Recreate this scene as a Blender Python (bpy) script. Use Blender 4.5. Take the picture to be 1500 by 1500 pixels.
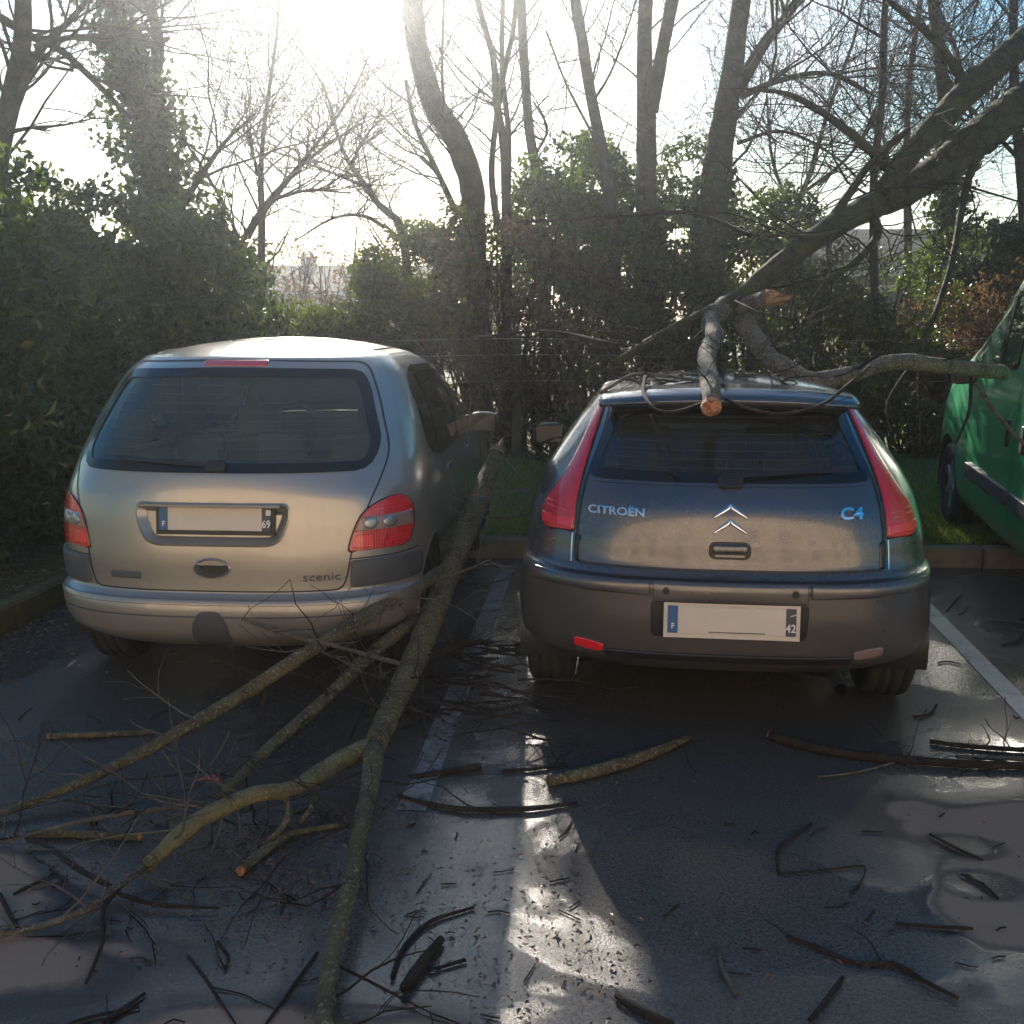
import bpy, math, random
import numpy as np
from mathutils import Vector, Matrix, noise as mnoise
R = math.radians
for o in list(bpy.data.objects): bpy.data.objects.remove(o)
scene = bpy.context.scene
COL = scene.collection
rng = np.random.default_rng(7)
random.seed(7)

# ---------------------------------------------------------------- camera
CAM_H, PITCH, FPX = 1.7, R(10.2), 1550.0      # eye height, tilt down, focal length in px of a 1500 px frame
cd = bpy.data.cameras.new('camera'); cam = bpy.data.objects.new('camera', cd); COL.objects.link(cam)
cam.location = (0, 0, CAM_H); cam.rotation_euler = (R(90) - PITCH, 0, 0)
cd.sensor_width = 36; cd.lens = 36 * FPX / 1500; cd.clip_end = 2000; cd.clip_start = 0.05
scene.camera = cam
# ---------------------------------------------------------------- light
SUN_EL, SUN_AZ = R(23.0), R(-8.0)            # elevation; azimuth from +Y, negative = left
sd = bpy.data.lights.new('sun', 'SUN'); sun = bpy.data.objects.new('sun', sd); COL.objects.link(sun)
sd.energy = 5.0; sd.angle = R(0.53); sd.color = (1.0, 0.91, 0.78)
sv = Vector((math.sin(SUN_AZ) * math.cos(SUN_EL), math.cos(SUN_AZ) * math.cos(SUN_EL), math.sin(SUN_EL)))
sun.rotation_euler = sv.to_track_quat('Z', 'Y').to_euler()
world = bpy.data.worlds.new('World'); scene.world = world; world.use_nodes = True
nt = world.node_tree; nt.nodes.clear()
def wn(t, **k):
    n = nt.nodes.new(t)
    for a, b in k.items(): setattr(n, a, b)
    return n
sky = wn('ShaderNodeTexSky', sky_type='NISHITA', sun_disc=False, sun_elevation=SUN_EL, sun_rotation=SUN_AZ,
         altitude=100, air_density=1.5, dust_density=0.6, ozone_density=4.0)
tc = wn('ShaderNodeTexCoord'); mp = wn('ShaderNodeMapping'); mp.inputs['Scale'].default_value = (1, 1, 2.6)
nz = wn('ShaderNodeTexNoise'); nz.inputs['Scale'].default_value = 2.3; nz.inputs['Detail'].default_value = 7; nz.inputs['Roughness'].default_value = 0.6
cr = wn('ShaderNodeValToRGB'); cr.color_ramp.elements[0].position = 0.48; cr.color_ramp.elements[1].position = 0.72
bw = wn('ShaderNodeRGBToBW'); ml = wn('ShaderNodeMath', operation='MULTIPLY'); ml.inputs[1].default_value = 1.35
mx = wn('ShaderNodeMix', data_type='RGBA'); bg = wn('ShaderNodeBackground'); out = wn('ShaderNodeOutputWorld')
cl = wn('ShaderNodeMix', data_type='RGBA'); cl.inputs['Factor'].default_value = 1.0; cl.blend_type = 'MULTIPLY'
cl.inputs['B'].default_value = (1.0, 0.98, 0.96, 1)
L_ = nt.links.new
L_(tc.outputs['Generated'], mp.inputs['Vector']); L_(mp.outputs[0], nz.inputs['Vector']); L_(nz.outputs[0], cr.inputs[0])
hs = wn('ShaderNodeHueSaturation'); hs.inputs['Saturation'].default_value = 1.7; L_(sky.outputs[0], hs.inputs['Color'])
L_(sky.outputs[0], bw.inputs[0]); L_(bw.outputs[0], ml.inputs[0]); L_(ml.outputs[0], cl.inputs['A'])
L_(cr.outputs[0], mx.inputs['Factor']); L_(hs.outputs[0], mx.inputs['A']); L_(cl.outputs['Result'], mx.inputs['B'])
L_(mx.outputs['Result'], bg.inputs['Color']); L_(bg.outputs[0], out.inputs[0])
bg.inputs['Strength'].default_value = 0.058
scene.view_settings.view_transform = 'Standard'; scene.view_settings.look = 'None'
scene.view_settings.gamma = 1.0; scene.view_settings.exposure = 1.45; scene.view_settings.use_curve_mapping = False
scene.render.engine = 'CYCLES'

# ---------------------------------------------------------------- helpers
def ray(px, py):
    u = (px - 750) / FPX; v = (750 - py) / FPX; c, s = math.cos(PITCH), math.sin(PITCH)
    return np.array([u, c + v * s, -s + v * c])
def at(px, py, Y):                             # the point of the place seen at a photo position, Y metres ahead
    r = ray(px, py); t = Y / r[1]; return np.array([r[0] * t, Y, CAM_H + r[2] * t])
def gz(px, py, z=0.0):                         # the same, on the level z
    r = ray(px, py); t = (z - CAM_H) / r[2]; return np.array([r[0] * t, r[1] * t, z])
def tag(o, label=None, cat=None, group=None, kind=None):
    if label: o['label'] = label
    if cat: o['category'] = cat
    if group: o['group'] = group
    if kind: o['kind'] = kind
    return o
def empty(name, loc=(0, 0, 0), rz=0, rx=0):
    o = bpy.data.objects.new(name, None); COL.objects.link(o); o.location = loc; o.rotation_euler = (rx, 0, rz)
    o.empty_display_size = 0.1
    return o
def link(name, me, mat=None, parent=None):
    o = bpy.data.objects.new(name, me); COL.objects.link(o)
    if mat is not None and not me.materials: me.materials.append(mat)
    if parent is not None: o.parent = parent
    return o
def mesh(name, V, Fc, smooth=True):
    me = bpy.data.meshes.new(name)
    me.from_pydata([tuple(map(float, v)) for v in V], [], [tuple(int(i) for i in f) for f in Fc])
    if smooth: me.polygons.foreach_set('use_smooth', [True] * len(me.polygons))
    me.update(); return me
def quads_mesh(name, V, Q, smooth=False):      # fast: V (n,3), Q (m,k) arrays
    me = bpy.data.meshes.new(name); V = np.asarray(V, np.float32); Q = np.asarray(Q, np.int32); m, k = Q.shape
    me.vertices.add(len(V)); me.vertices.foreach_set('co', V.ravel())
    me.loops.add(m * k); me.loops.foreach_set('vertex_index', Q.ravel())
    me.polygons.add(m); me.polygons.foreach_set('loop_start', np.arange(0, m * k, k, dtype=np.int32))
    me.polygons.foreach_set('loop_total', np.full(m, k, np.int32))
    me.polygons.foreach_set('use_smooth', np.full(m, smooth, bool))
    me.update(calc_edges=True); me.validate(); return me
class MB:
    def __init__(s): s.V = []; s.F = []
    def add(s, V, Fc):
        b = len(s.V); s.V += [tuple(map(float, v)) for v in V]; s.F += [tuple(int(i) + b for i in f) for f in Fc]
    def box(s, c, h, bev=0.0, M=None):
        x, y, z = h; b = min(bev, .45 * min(h))
        if b <= 0:
            V = [(i * x, j * y, k * z) for i in (-1, 1) for j in (-1, 1) for k in (-1, 1)]
            Fc = [(0, 1, 3, 2), (4, 6, 7, 5), (0, 4, 5, 1), (2, 3, 7, 6), (0, 2, 6, 4), (1, 5, 7, 3)]
        else:
            V = []; idx = {}
            for i in (-1, 1):
                for j in (-1, 1):
                    for k in (-1, 1):
                        for a in range(3):
                            p = [i * (x - b), j * (y - b), k * (z - b)]; p[a] = (i, j, k)[a] * h[a]
                            idx[(i, j, k, a)] = len(V); V.append(p)
            Fc = []
            for a in range(3):
                b1, b2 = (a + 1) % 3, (a + 2) % 3
                for sgn in (-1, 1):
                    def g(u, v):
                        q = [0, 0, 0]; q[a] = sgn; q[b1] = u; q[b2] = v; return idx[(*q, a)]
                    f = [g(-1, -1), g(1, -1), g(1, 1), g(-1, 1)]
                    Fc.append(f if sgn > 0 else f[::-1])
            for a in range(3):
                b1, b2 = (a + 1) % 3, (a + 2) % 3
                for u in (-1, 1):
                    for v in (-1, 1):
                        def g(sg, ax):
                            q = [0, 0, 0]; q[a] = sg; q[b1] = u; q[b2] = v; return idx[(*q, ax)]
                        f = [g(-1, b1), g(1, b1), g(1, b2), g(-1, b2)]
                        Fc.append(f if u * v > 0 else f[::-1])
            for i in (-1, 1):
                for j in (-1, 1):
                    for k in (-1, 1):
                        f = [idx[(i, j, k, 0)], idx[(i, j, k, 1)], idx[(i, j, k, 2)]]
                        Fc.append(f if i * j * k > 0 else f[::-1])
        V = np.array(V, float)
        if M is not None: V = V @ np.array(M).T
        s.add(V + np.array(c), Fc); return s
    def build(s, name, mat, parent=None, smooth=False):
        return link(name, mesh(name, s.V, s.F, smooth), mat, parent)
def rotm(ax, a):
    return np.array(Matrix.Rotation(a, 3, ax))
def smooth_path(P, step):
    P = np.asarray(P, float); n = len(P)
    if n == 2: P = np.array([P[0], (P[0] + P[1]) / 2, P[1]]); n = 3
    Q = np.vstack([2 * P[0] - P[1], P, 2 * P[-1] - P[-2]]); outp = []
    for i in range(n - 1):
        a, b, c, d = Q[i:i + 4]; m = max(1, int(np.linalg.norm((c - b)[:3]) / step))
        for t in np.arange(m) / m:
            outp.append(.5 * ((2 * b) + (c - a) * t + (2 * a - 5 * b + 4 * c - d) * t * t + (3 * b - a - 3 * c + d) * t ** 3))
    outp.append(P[-1]); return np.array(outp)
def tube_arrays(P, rad, sides=8, amp=0.0, freq=6.0, caps=True):
    P = np.asarray(P, float); n = len(P); rad = np.asarray(rad, float)
    T = np.gradient(P, axis=0); T /= (np.linalg.norm(T, axis=1)[:, None] + 1e-9)
    u = np.cross(T[0], [0, 0, 1.0]);
    if np.linalg.norm(u) < .1: u = np.cross(T[0], [1.0, 0, 0])
    u /= np.linalg.norm(u); U = np.empty((n, 3)); U[0] = u
    for i in range(1, n):
        u = u - T[i] * np.dot(u, T[i]); u /= (np.linalg.norm(u) + 1e-9); U[i] = u
    W = np.cross(T, U); an = np.arange(sides) * 2 * math.pi / sides
    rr = np.repeat(rad[:, None], sides, 1)
    if amp > 0:
        for i in range(n):
            for j in range(sides):
                q = Vector((P[i] + rad[i] * (U[i] * math.cos(an[j]) + W[i] * math.sin(an[j]))) * freq)
                rr[i, j] *= 1 + amp * mnoise.noise(q) + amp * .5 * mnoise.noise(q * 3.1)
    V = P[:, None, :] + rr[..., None] * (np.cos(an)[None, :, None] * U[:, None, :] + np.sin(an)[None, :, None] * W[:, None, :])
    V = V.reshape(-1, 3)
    i, j = np.meshgrid(np.arange(n - 1), np.arange(sides), indexing='ij'); j2 = (j + 1) % sides
    Q = np.stack([i * sides + j, i * sides + j2, (i + 1) * sides + j2, (i + 1) * sides + j], -1).reshape(-1, 4)
    return V, Q
class Tubes:                                   # many tubes into one mesh
    def __init__(s): s.V = []; s.Q = []; s.n = 0
    def add(s, P, rad, sides=4, **k):
        V, Q = tube_arrays(P, rad, sides, **k); s.V.append(V); s.Q.append(Q + s.n); s.n += len(V)
    def build(s, name, mat, parent=None):
        return link(name, quads_mesh(name, np.vstack(s.V), np.vstack(s.Q), True), mat, parent)
def tube_obj(name, P, rad, mat, parent=None, sides=10, step=.06, amp=.12, freq=9.0):
    PR = smooth_path(np.hstack([np.asarray(P, float), np.asarray(rad, float)[:, None]]), step)
    V, Q = tube_arrays(PR[:, :3], np.maximum(PR[:, 3], .0012), sides, amp, freq)
    Fc = [tuple(q) for q in Q] + [tuple(range(sides))[::-1], tuple(range(len(V) - sides, len(V)))]
    me = mesh(name, V, Fc); return link(name, me, mat, parent), PR

# ---------------------------------------------------------------- materials
def mat(name):
    m = bpy.data.materials.new(name); m.use_nodes = True; t = m.node_tree; b = t.nodes['Principled BSDF']; return m, t, b
def N(t, ty, **k):
    n = t.nodes.new(ty)
    for a, b in k.items(): setattr(n, a, b)
    return n
def ramp(t, src, stops):
    n = N(t, 'ShaderNodeValToRGB'); e = n.color_ramp.elements
    while len(e) < len(stops): e.new(.5)
    for i, (p, c) in enumerate(stops): e[i].position = p; e[i].color = (*c, 1) if len(c) == 3 else c
    t.links.new(src, n.inputs[0]); return n.outputs[0]
def noise_(t, scale, detail=5, rough=.6, vec=None, dist=0):
    n = N(t, 'ShaderNodeTexNoise'); n.inputs['Scale'].default_value = scale; n.inputs['Detail'].default_value = detail
    n.inputs['Roughness'].default_value = rough; n.inputs['Distortion'].default_value = dist
    if vec is None:
        c = t.nodes.get('TC') or N(t, 'ShaderNodeTexCoord', name='TC'); vec = c.outputs['Object']
    t.links.new(vec, n.inputs['Vector']); return n.outputs[0]
def bump_(t, b, h, st=.3, dist=.01, normal=None):
    n = N(t, 'ShaderNodeBump'); n.inputs['Strength'].default_value = st; n.inputs['Distance'].default_value = dist
    t.links.new(h, n.inputs['Height'])
    if normal is not None: t.links.new(normal, n.inputs['Normal'])
    t.links.new(n.outputs[0], b.inputs['Normal']); return n.outputs[0]
def mixc(t, f, a, b, mode='MIX'):
    n = N(t, 'ShaderNodeMix', data_type='RGBA', blend_type=mode)
    for s, v in (('Factor', f), ('A', a), ('B', b)):
        if hasattr(v, 'is_linked') or hasattr(v, 'node'): t.links.new(v, n.inputs[s])
        elif s == 'Factor': n.inputs['Factor'].default_value = v
        else: n.inputs[s].default_value = (*v, 1)
    return n.outputs['Result']
def math_(t, op, a, b=None):
    n = N(t, 'ShaderNodeMath', operation=op)
    for i, v in enumerate((a, b)):
        if v is None: continue
        if hasattr(v, 'node'): t.links.new(v, n.inputs[i])
        else: n.inputs[i].default_value = v
    return n.outputs[0]
def plain(name, col, rough=.5, metal=0, coat=0, var=.15, vs=8, bump=0, spec=.5):
    m, t, b = mat(name)
    c = noise_(t, vs, 6)
    b.inputs['Roughness'].default_value = rough; b.inputs['Metallic'].default_value = metal; b.inputs['Coat Weight'].default_value = coat
    b.inputs['Specular IOR Level'].default_value = spec
    lo = tuple(x * (1 - var) for x in col); hi = tuple(min(1, x * (1 + var)) for x in col)
    t.links.new(ramp(t, c, [(.3, lo), (.7, hi)]), b.inputs['Base Color'])
    if bump: bump_(t, b, noise_(t, vs * 8, 4), bump, .004)
    return m
def paint(name, col, metal=.55, rough=.38, dirt=(.13, .10, .075), dirt_amt=.5, low=.55):
    m, t, b = mat(name)
    big = noise_(t, 2.2, 7, .65); fine = noise_(t, 26, 5, .7)
    c = t.nodes['TC']; sp = N(t, 'ShaderNodeSeparateXYZ'); t.links.new(c.outputs['Object'], sp.inputs[0])
    lowm = N(t, 'ShaderNodeMapRange'); t.links.new(sp.outputs[2], lowm.inputs[0])
    lowm.inputs[1].default_value = low + .25; lowm.inputs[2].default_value = .15; lowm.inputs[3].default_value = .12; lowm.inputs[4].default_value = 1
    d = math_(t, 'MULTIPLY', math_(t, 'MULTIPLY', lowm.outputs[0], math_(t, 'MULTIPLY', big, fine)), dirt_amt * 3.4)
    d = math_(t, 'MINIMUM', d, .85)
    t.links.new(mixc(t, d, col, dirt), b.inputs['Base Color'])
    t.links.new(math_(t, 'MULTIPLY', math_(t, 'SUBTRACT', 1.0, d), metal), b.inputs['Metallic'])
    t.links.new(math_(t, 'ADD', rough, math_(t, 'MULTIPLY', d, .35)), b.inputs['Roughness'])
    cw = math_(t, 'SUBTRACT', .9, d); t.links.new(math_(t, 'MAXIMUM', cw, 0.05), b.inputs['Coat Weight']); b.inputs['Coat Roughness'].default_value = .09
    bump_(t, b, noise_(t, 5, 2), .02, .01)
    return m
def glass(name, tint, film=.05, fc=(.35, .33, .30)):
    m, t, b = mat(name); t.nodes.remove(b)
    tr = N(t, 'ShaderNodeBsdfTransparent'); tr.inputs[0].default_value = (*tint, 1)
    gl = N(t, 'ShaderNodeBsdfGlossy'); gl.inputs['Roughness'].default_value = .03
    fr = N(t, 'ShaderNodeFresnel'); fr.inputs[0].default_value = 1.6
    df0 = N(t, 'ShaderNodeBsdfDiffuse'); df0.inputs[0].default_value = (*fc, 1); tl0 = N(t, 'ShaderNodeBsdfTranslucent'); tl0.inputs[0].default_value = (.55, .62, .52, 1); df = N(t, 'ShaderNodeMixShader'); t.links.new(df0.outputs[0], df.inputs[1]); t.links.new(tl0.outputs[0], df.inputs[2])
    m1 = N(t, 'ShaderNodeMixShader'); m2 = N(t, 'ShaderNodeMixShader')
    fl = math_(t, 'MULTIPLY', noise_(t, 6, 8, .7), film * 2); t.links.new(fl, m1.inputs[0])
    t.links.new(tr.outputs[0], m1.inputs[1]); t.links.new(df.outputs[0], m1.inputs[2])
    t.links.new(fr.outputs[0], m2.inputs[0]); t.links.new(m1.outputs[0], m2.inputs[1]); t.links.new(gl.outputs[0], m2.inputs[2])
    t.links.new(m2.outputs[0], t.nodes['Material Output'].inputs[0]); return m
def lens(name, col, sub=.0):
    m, t, b = mat(name); b.inputs['Base Color'].default_value = (*col, 1); b.inputs['Roughness'].default_value = .22
    b.inputs['Coat Weight'].default_value = 1; b.inputs['Coat Roughness'].default_value = .05
    w = N(t, 'ShaderNodeTexWave'); w.inputs['Scale'].default_value = 30; c = N(t, 'ShaderNodeTexCoord'); t.links.new(c.outputs['Object'], w.inputs[0])
    bump_(t, b, w.outputs['Fac'], .25, .004); return m
def bark(name, dark, light, lichen, lich=.5, moss=(.09, .10, .03), mossy=.4, scale=1.0):
    m, t, b = mat(name)
    c = N(t, 'ShaderNodeTexCoord', name='TC')
    a = noise_(t, 9 * scale, 8, .7); base = ramp(t, a, [(.32, dark), (.68, light)])
    l = noise_(t, 75 * scale, 6, .65); lm = ramp(t, l, [(.62 - .1 * lich, (0, 0, 0)), (.72 - .1 * lich, (.8, .8, .8))])
    c1 = mixc(t, lm, base, lichen)
    mo = noise_(t, 4.5 * scale, 6, .65); mm = ramp(t, mo, [(.62 - .2 * mossy, (0, 0, 0)), (.78 - .2 * mossy, (1, 1, 1))])
    g = N(t, 'ShaderNodeNewGeometry'); s = N(t, 'ShaderNodeSeparateXYZ'); t.links.new(g.outputs['Normal'], s.inputs[0])
    up = N(t, 'ShaderNodeMapRange'); t.links.new(s.outputs[2], up.inputs[0]); up.inputs[1].default_value = -.4; up.inputs[2].default_value = .6
    c2 = mixc(t, math_(t, 'MULTIPLY', math_(t, 'MULTIPLY', mm, up.outputs[0]), .8), c1, moss)
    t.links.new(c2, b.inputs['Base Color']); b.inputs['Roughness'].default_value = .8; b.inputs['Specular IOR Level'].default_value = .3
    bump_(t, b, math_(t, 'ADD', noise_(t, 30 * scale, 8, .8), math_(t, 'MULTIPLY', noise_(t, 130 * scale, 3, .7), .35)), 1.0, .022); return m
def leafm(name, stops, rough=.38, trans=.3, tcol=(.18, .25, .03)):
    m, t, b = mat(name); g = N(t, 'ShaderNodeNewGeometry')
    t.links.new(ramp(t, g.outputs['Random Per Island'], stops), b.inputs['Base Color']); b.inputs['Roughness'].default_value = rough
    tl = N(t, 'ShaderNodeBsdfTranslucent'); tl.inputs[0].default_value = (*tcol, 1)
    mx = N(t, 'ShaderNodeMixShader'); mx.inputs[0].default_value = trans
    t.links.new(b.outputs[0], mx.inputs[1]); t.links.new(tl.outputs[0], mx.inputs[2]); t.links.new(mx.outputs[0], t.nodes['Material Output'].inputs[0]); return m
M = {}
M['silver'] = paint('silver_paint', (.36, .33, .29), .6, .30, (.17, .145, .115), .45)
M['grey'] = paint('dark_grey_paint', (.12, .12, .128), .75, .20, (.12, .095, .07), .75, .8)
M['green'] = paint('green_paint', (.012, .38, .15), .0, .35, (.06, .07, .04), .35)
M['black'] = plain('black_plastic', (.018, .018, .019), .45, var=.3)
M['frit'] = plain('black_glass_edge', (.008, .008, .009), .12, var=.2)
M['trim'] = plain('grey_bumper_plastic', (.075, .078, .085), .5, var=.2, bump=.05)
M['tyre'] = plain('tyre_rubber', (.022, .021, .02), .85, var=.3, bump=.2)
M['rim'] = plain('alloy', (.42, .42, .42), .35, .8)
M['mirror'] = plain('mirror_glass', (.015, .016, .018), .15, 0, .3, var=.1)
M['chrome'] = plain('chrome', (.75, .76, .78), .12, 1.0, var=.03)
M['int'] = plain('interior_fabric', (.06, .062, .064), .9, var=.25)
M['lining'] = plain('headlining', (.22, .21, .19), .95)
M['glass'] = glass('tinted_glass', (.80, .94, .87), .11)
M['rearglass'] = glass('dusty_green_glass', (.80, .95, .88), .24, (.30, .40, .36))
M['vanglass'] = glass('green_film_glass', (.35, .55, .45), .5, (.16, .32, .24))  # pale green film stands in for reflections on the van window
M['screen'] = glass('dusty_windscreen', (.74, .88, .80), .30)
M['glassdark'] = glass('dark_glass', (.30, .38, .38), .04)
M['red'] = lens('red_lens', (.55, .010, .016)); M['redbright'] = lens('bright_red_lens', (.80, .02, .03)); M['clear'] = lens('clear_lens', (.26, .17, .15))
M['amber'] = lens('amber_lens', (.5, .15, .06))
M['plate'] = plain('plate_white', (.66, .58, .50), .4, var=.05); M['plateblue'] = plain('plate_blue', (.02, .11, .26), .4, var=.05)
M['platedark'] = plain('plate_dark', (.06, .06, .075), .4, var=.05); M['white'] = plain('white_print', (.75, .75, .75), .5, var=.03)
M['steel'] = plain('steel', (.25, .24, .22), .4, .9)
M['bark'] = bark('mossy_bark', (.060, .045, .026), (.25, .20, .105), (.45, .41, .26), .8, mossy=.35)
M['barkshade'] = bark('shaded_mossy_bark', (.030, .024, .015), (.12, .098, .055), (.24, .22, .14), .5, (.085, .10, .028), .75)  # dark tone paints in the leaning tree's backlit silhouette; the moss is its own
M['barkpale'] = bark('pale_bark', (.06, .048, .036), (.30, .25, .19), (.46, .43, .36), .9, mossy=.15, scale=1.3)
M['barklichen'] = bark('lichen_bark', (.12, .10, .05), (.38, .32, .15), (.50, .45, .26), .7, mossy=.2, scale=1.2)
M['twig'] = bark('twig_bark', (.022, .015, .011), (.075, .052, .038), (.17, .15, .12), .2, mossy=.1, scale=1.6)
M['twigpale'] = bark('pale_twig_bark', (.10, .08, .06), (.30, .25, .19), (.4, .38, .32), .4, mossy=.0, scale=1.6)
M['treebark'] = bark('standing_bark', (.035, .028, .021), (.10, .082, .062), (.15, .145, .12), .35, mossy=.35, scale=.7)
M['cut'] = plain('fresh_cut_wood', (.46, .19, .08), .7, var=.6, vs=45, bump=.8)
M['splinter'] = plain('torn_wood', (.30, .17, .085), .8, var=.6, vs=40, bump=.8)
M['laurel'] = leafm('laurel_leaf', [(0, (.012, .030, .012)), (.5, (.028, .055, .018)), (.88, (.055, .085, .025)), (1, (.16, .12, .035))], .3)
M['ivy'] = leafm('ivy_leaf', [(0, (.010, .026, .012)), (.7, (.028, .052, .020)), (1, (.06, .08, .03))], .32, .2)
M['hedge'] = leafm('hedge_leaf', [(0, (.022, .022, .010)), (.45, (.050, .048, .018)), (.75, (.085, .065, .028)), (1, (.15, .085, .03))], .45)
M['brownleaf'] = leafm('withered_leaf', [(0, (.045, .030, .018)), (.5, (.095, .060, .032)), (1, (.16, .095, .045))], .7, .25, (.25, .14, .05))
M['litter'] = leafm('leaf_litter', [(0, (.035, .02, .014)), (.5, (.11, .05, .032)), (1, (.22, .12, .075))], .45, .05)
M['grass'] = leafm('grass_blade', [(0, (.08, .12, .02)), (.6, (.15, .21, .03)), (1, (.26, .28, .07))], .5, .5, (.40, .52, .06))
# ================================================================ the setting
AX = R(5.5)                                    # the bays run 5.5 degrees to the right of the view
fv = np.array([math.sin(AX), math.cos(AX), 0]); rv = np.array([math.cos(AX), -math.sin(AX), 0])
KC = np.array([0, 7.55, 0.0])                  # a point on the foot of the back kerb
KL = -2.62                                     # the left kerb, metres along rv from KC
def lot(a, b, z=0.0): return KC + rv * a + fv * b + np.array([0, 0, z])   # a across the bays, b along them from the back kerb
LOTM = Matrix((( rv[0], fv[0], 0, KC[0]), (rv[1], fv[1], 0, KC[1]), (0, 0, 1, 0), (0, 0, 0, 1)))
def asphalt_mat():
    m, t, b = mat('wet_asphalt')
    tc = N(t, 'ShaderNodeTexCoord', name='TC'); P = tc.outputs['Object']
    # dry islands: rounded patches with ragged rims (lot coordinates), everything else is wet
    wob = N(t, 'ShaderNodeTexNoise'); wob.inputs['Scale'].default_value = 1.7; wob.inputs['Detail'].default_value = 6; t.links.new(P, wob.inputs['Vector'])
    vs = N(t, 'ShaderNodeVectorMath', operation='SUBTRACT'); t.links.new(wob.outputs['Color'], vs.inputs[0]); vs.inputs[1].default_value = (.5, .5, .5)
    vm = N(t, 'ShaderNodeVectorMath', operation='SCALE'); vm.inputs['Scale'].default_value = .38; t.links.new(vs.outputs[0], vm.inputs[0])
    va = N(t, 'ShaderNodeVectorMath', operation='ADD'); t.links.new(P, va.inputs[0]); t.links.new(vm.outputs[0], va.inputs[1])
    dist = None
    for (cx, cy, rx, ry) in DRY:
        s = N(t, 'ShaderNodeVectorMath', operation='SUBTRACT'); t.links.new(va.outputs[0], s.inputs[0]); s.inputs[1].default_value = (cx, cy, 0)
        d = N(t, 'ShaderNodeVectorMath', operation='DIVIDE'); t.links.new(s.outputs[0], d.inputs[0]); d.inputs[1].default_value = (rx, ry, 1)
        ln = N(t, 'ShaderNodeVectorMath', operation='LENGTH'); t.links.new(d.outputs[0], ln.inputs[0])
        k = math_(t, 'MULTIPLY', math_(t, 'SUBTRACT', ln.outputs['Value'], 1.0), min(rx, ry))
        dist = k if dist is None else math_(t, 'MINIMUM', dist, k)
    for (cx, cy, rx, ry) in WETSPOT:
        s = N(t, 'ShaderNodeVectorMath', operation='SUBTRACT'); t.links.new(P, s.inputs[0]); s.inputs[1].default_value = (cx, cy, 0)
        d = N(t, 'ShaderNodeVectorMath', operation='DIVIDE'); t.links.new(s.outputs[0], d.inputs[0]); d.inputs[1].default_value = (rx, ry, 1)
        ln = N(t, 'ShaderNodeVectorMath', operation='LENGTH'); t.links.new(d.outputs[0], ln.inputs[0])
        k = math_(t, 'MULTIPLY', math_(t, 'SUBTRACT', 1.0, ln.outputs['Value']), min(rx, ry))
        dist = math_(t, 'MAXIMUM', dist, k)
    fz = noise_(t, 45, 4); dist = math_(t, 'ADD', dist, math_(t, 'MULTIPLY', math_(t, 'SUBTRACT', fz, .5), .03))
    big = noise_(t, .9, 6); agg = noise_(t, 95, 4, .75); agg2 = noise_(t, 260, 2, .8)
    wetc = mixc(t, big, (.062, .052, .043), (.110, .090, .072))
    gr = noise_(t, 75, 4, .75); wetc = mixc(t, ramp(t, gr, [(.42, (0, 0, 0)), (.62, (.8, .8, .8))]), wetc, (.16, .14, .12)); gr2 = noise_(t, 120, 3, .7); wetc = mixc(t, ramp(t, gr2, [(.36, (.9, .9, .9)), (.5, (0, 0, 0))]), wetc, (.012, .012, .012))
    # damp rim is darkest, then the dry crown is pale and brownish
    dryc = mixc(t, agg, (.32, .205, .14), (.44, .295, .205)); dryc = mixc(t, math_(t, 'MULTIPLY', big, .5), dryc, (.24, .165, .12))
    f1 = N(t, 'ShaderNodeMapRange'); t.links.new(dist, f1.inputs[0]); f1.inputs[1].default_value = -.010; f1.inputs[2].default_value = -.055
    col = mixc(t, f1.outputs[0], wetc, dryc)
    rim = N(t, 'ShaderNodeMapRange'); t.links.new(math_(t, 'ABSOLUTE', dist), rim.inputs[0]); rim.inputs[1].default_value = .060; rim.inputs[2].default_value = .01
    col = mixc(t, math_(t, 'MULTIPLY', rim.outputs[0], .75), col, (.022, .020, .018))
    # mossy / muddy stains
    st = noise_(t, 2.6, 8, .7); sm = ramp(t, st, [(.58, (0, 0, 0)), (.72, (.6, .6, .6))]); col = mixc(t, sm, col, (.045, .034, .022))
    t.links.new(col, b.inputs['Base Color'])
    # film of water: pools are smooth, elsewhere the stones stand through
    pool = noise_(t, 1.15, 5, .55, dist=.6); pm = N(t, 'ShaderNodeMapRange'); t.links.new(pool, pm.inputs[0])
    for (cx, cy, rx, ry) in POOL:
        s_ = N(t, 'ShaderNodeVectorMath', operation='SUBTRACT'); t.links.new(va.outputs[0], s_.inputs[0]); s_.inputs[1].default_value = (cx, cy, 0)
        d_ = N(t, 'ShaderNodeVectorMath', operation='DIVIDE'); t.links.new(s_.outputs[0], d_.inputs[0]); d_.inputs[1].default_value = (rx, ry, 1)
        l_ = N(t, 'ShaderNodeVectorMath', operation='LENGTH'); t.links.new(d_.outputs[0], l_.inputs[0])
        g_ = N(t, 'ShaderNodeMapRange'); t.links.new(l_.outputs['Value'], g_.inputs[0]); g_.inputs[1].default_value = 1.25; g_.inputs[2].default_value = .6; g_.inputs[4].default_value = .22
        pool = math_(t, 'ADD', pool, g_.outputs[0])
    t.links.new(pool, pm.inputs[0]); pm.inputs[1].default_value = .47; pm.inputs[2].default_value = .60; pm.inputs[3].default_value = 0; pm.inputs[4].default_value = 1
    rw = math_(t, 'ADD', math_(t, 'MULTIPLY', math_(t, 'SUBTRACT', 1.0, pm.outputs[0]), .20), .19)
    rr = N(t, 'ShaderNodeMix', data_type='FLOAT'); t.links.new(f1.outputs[0], rr.inputs[0]); t.links.new(rw, rr.inputs[2]); rr.inputs[3].default_value = .88
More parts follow.
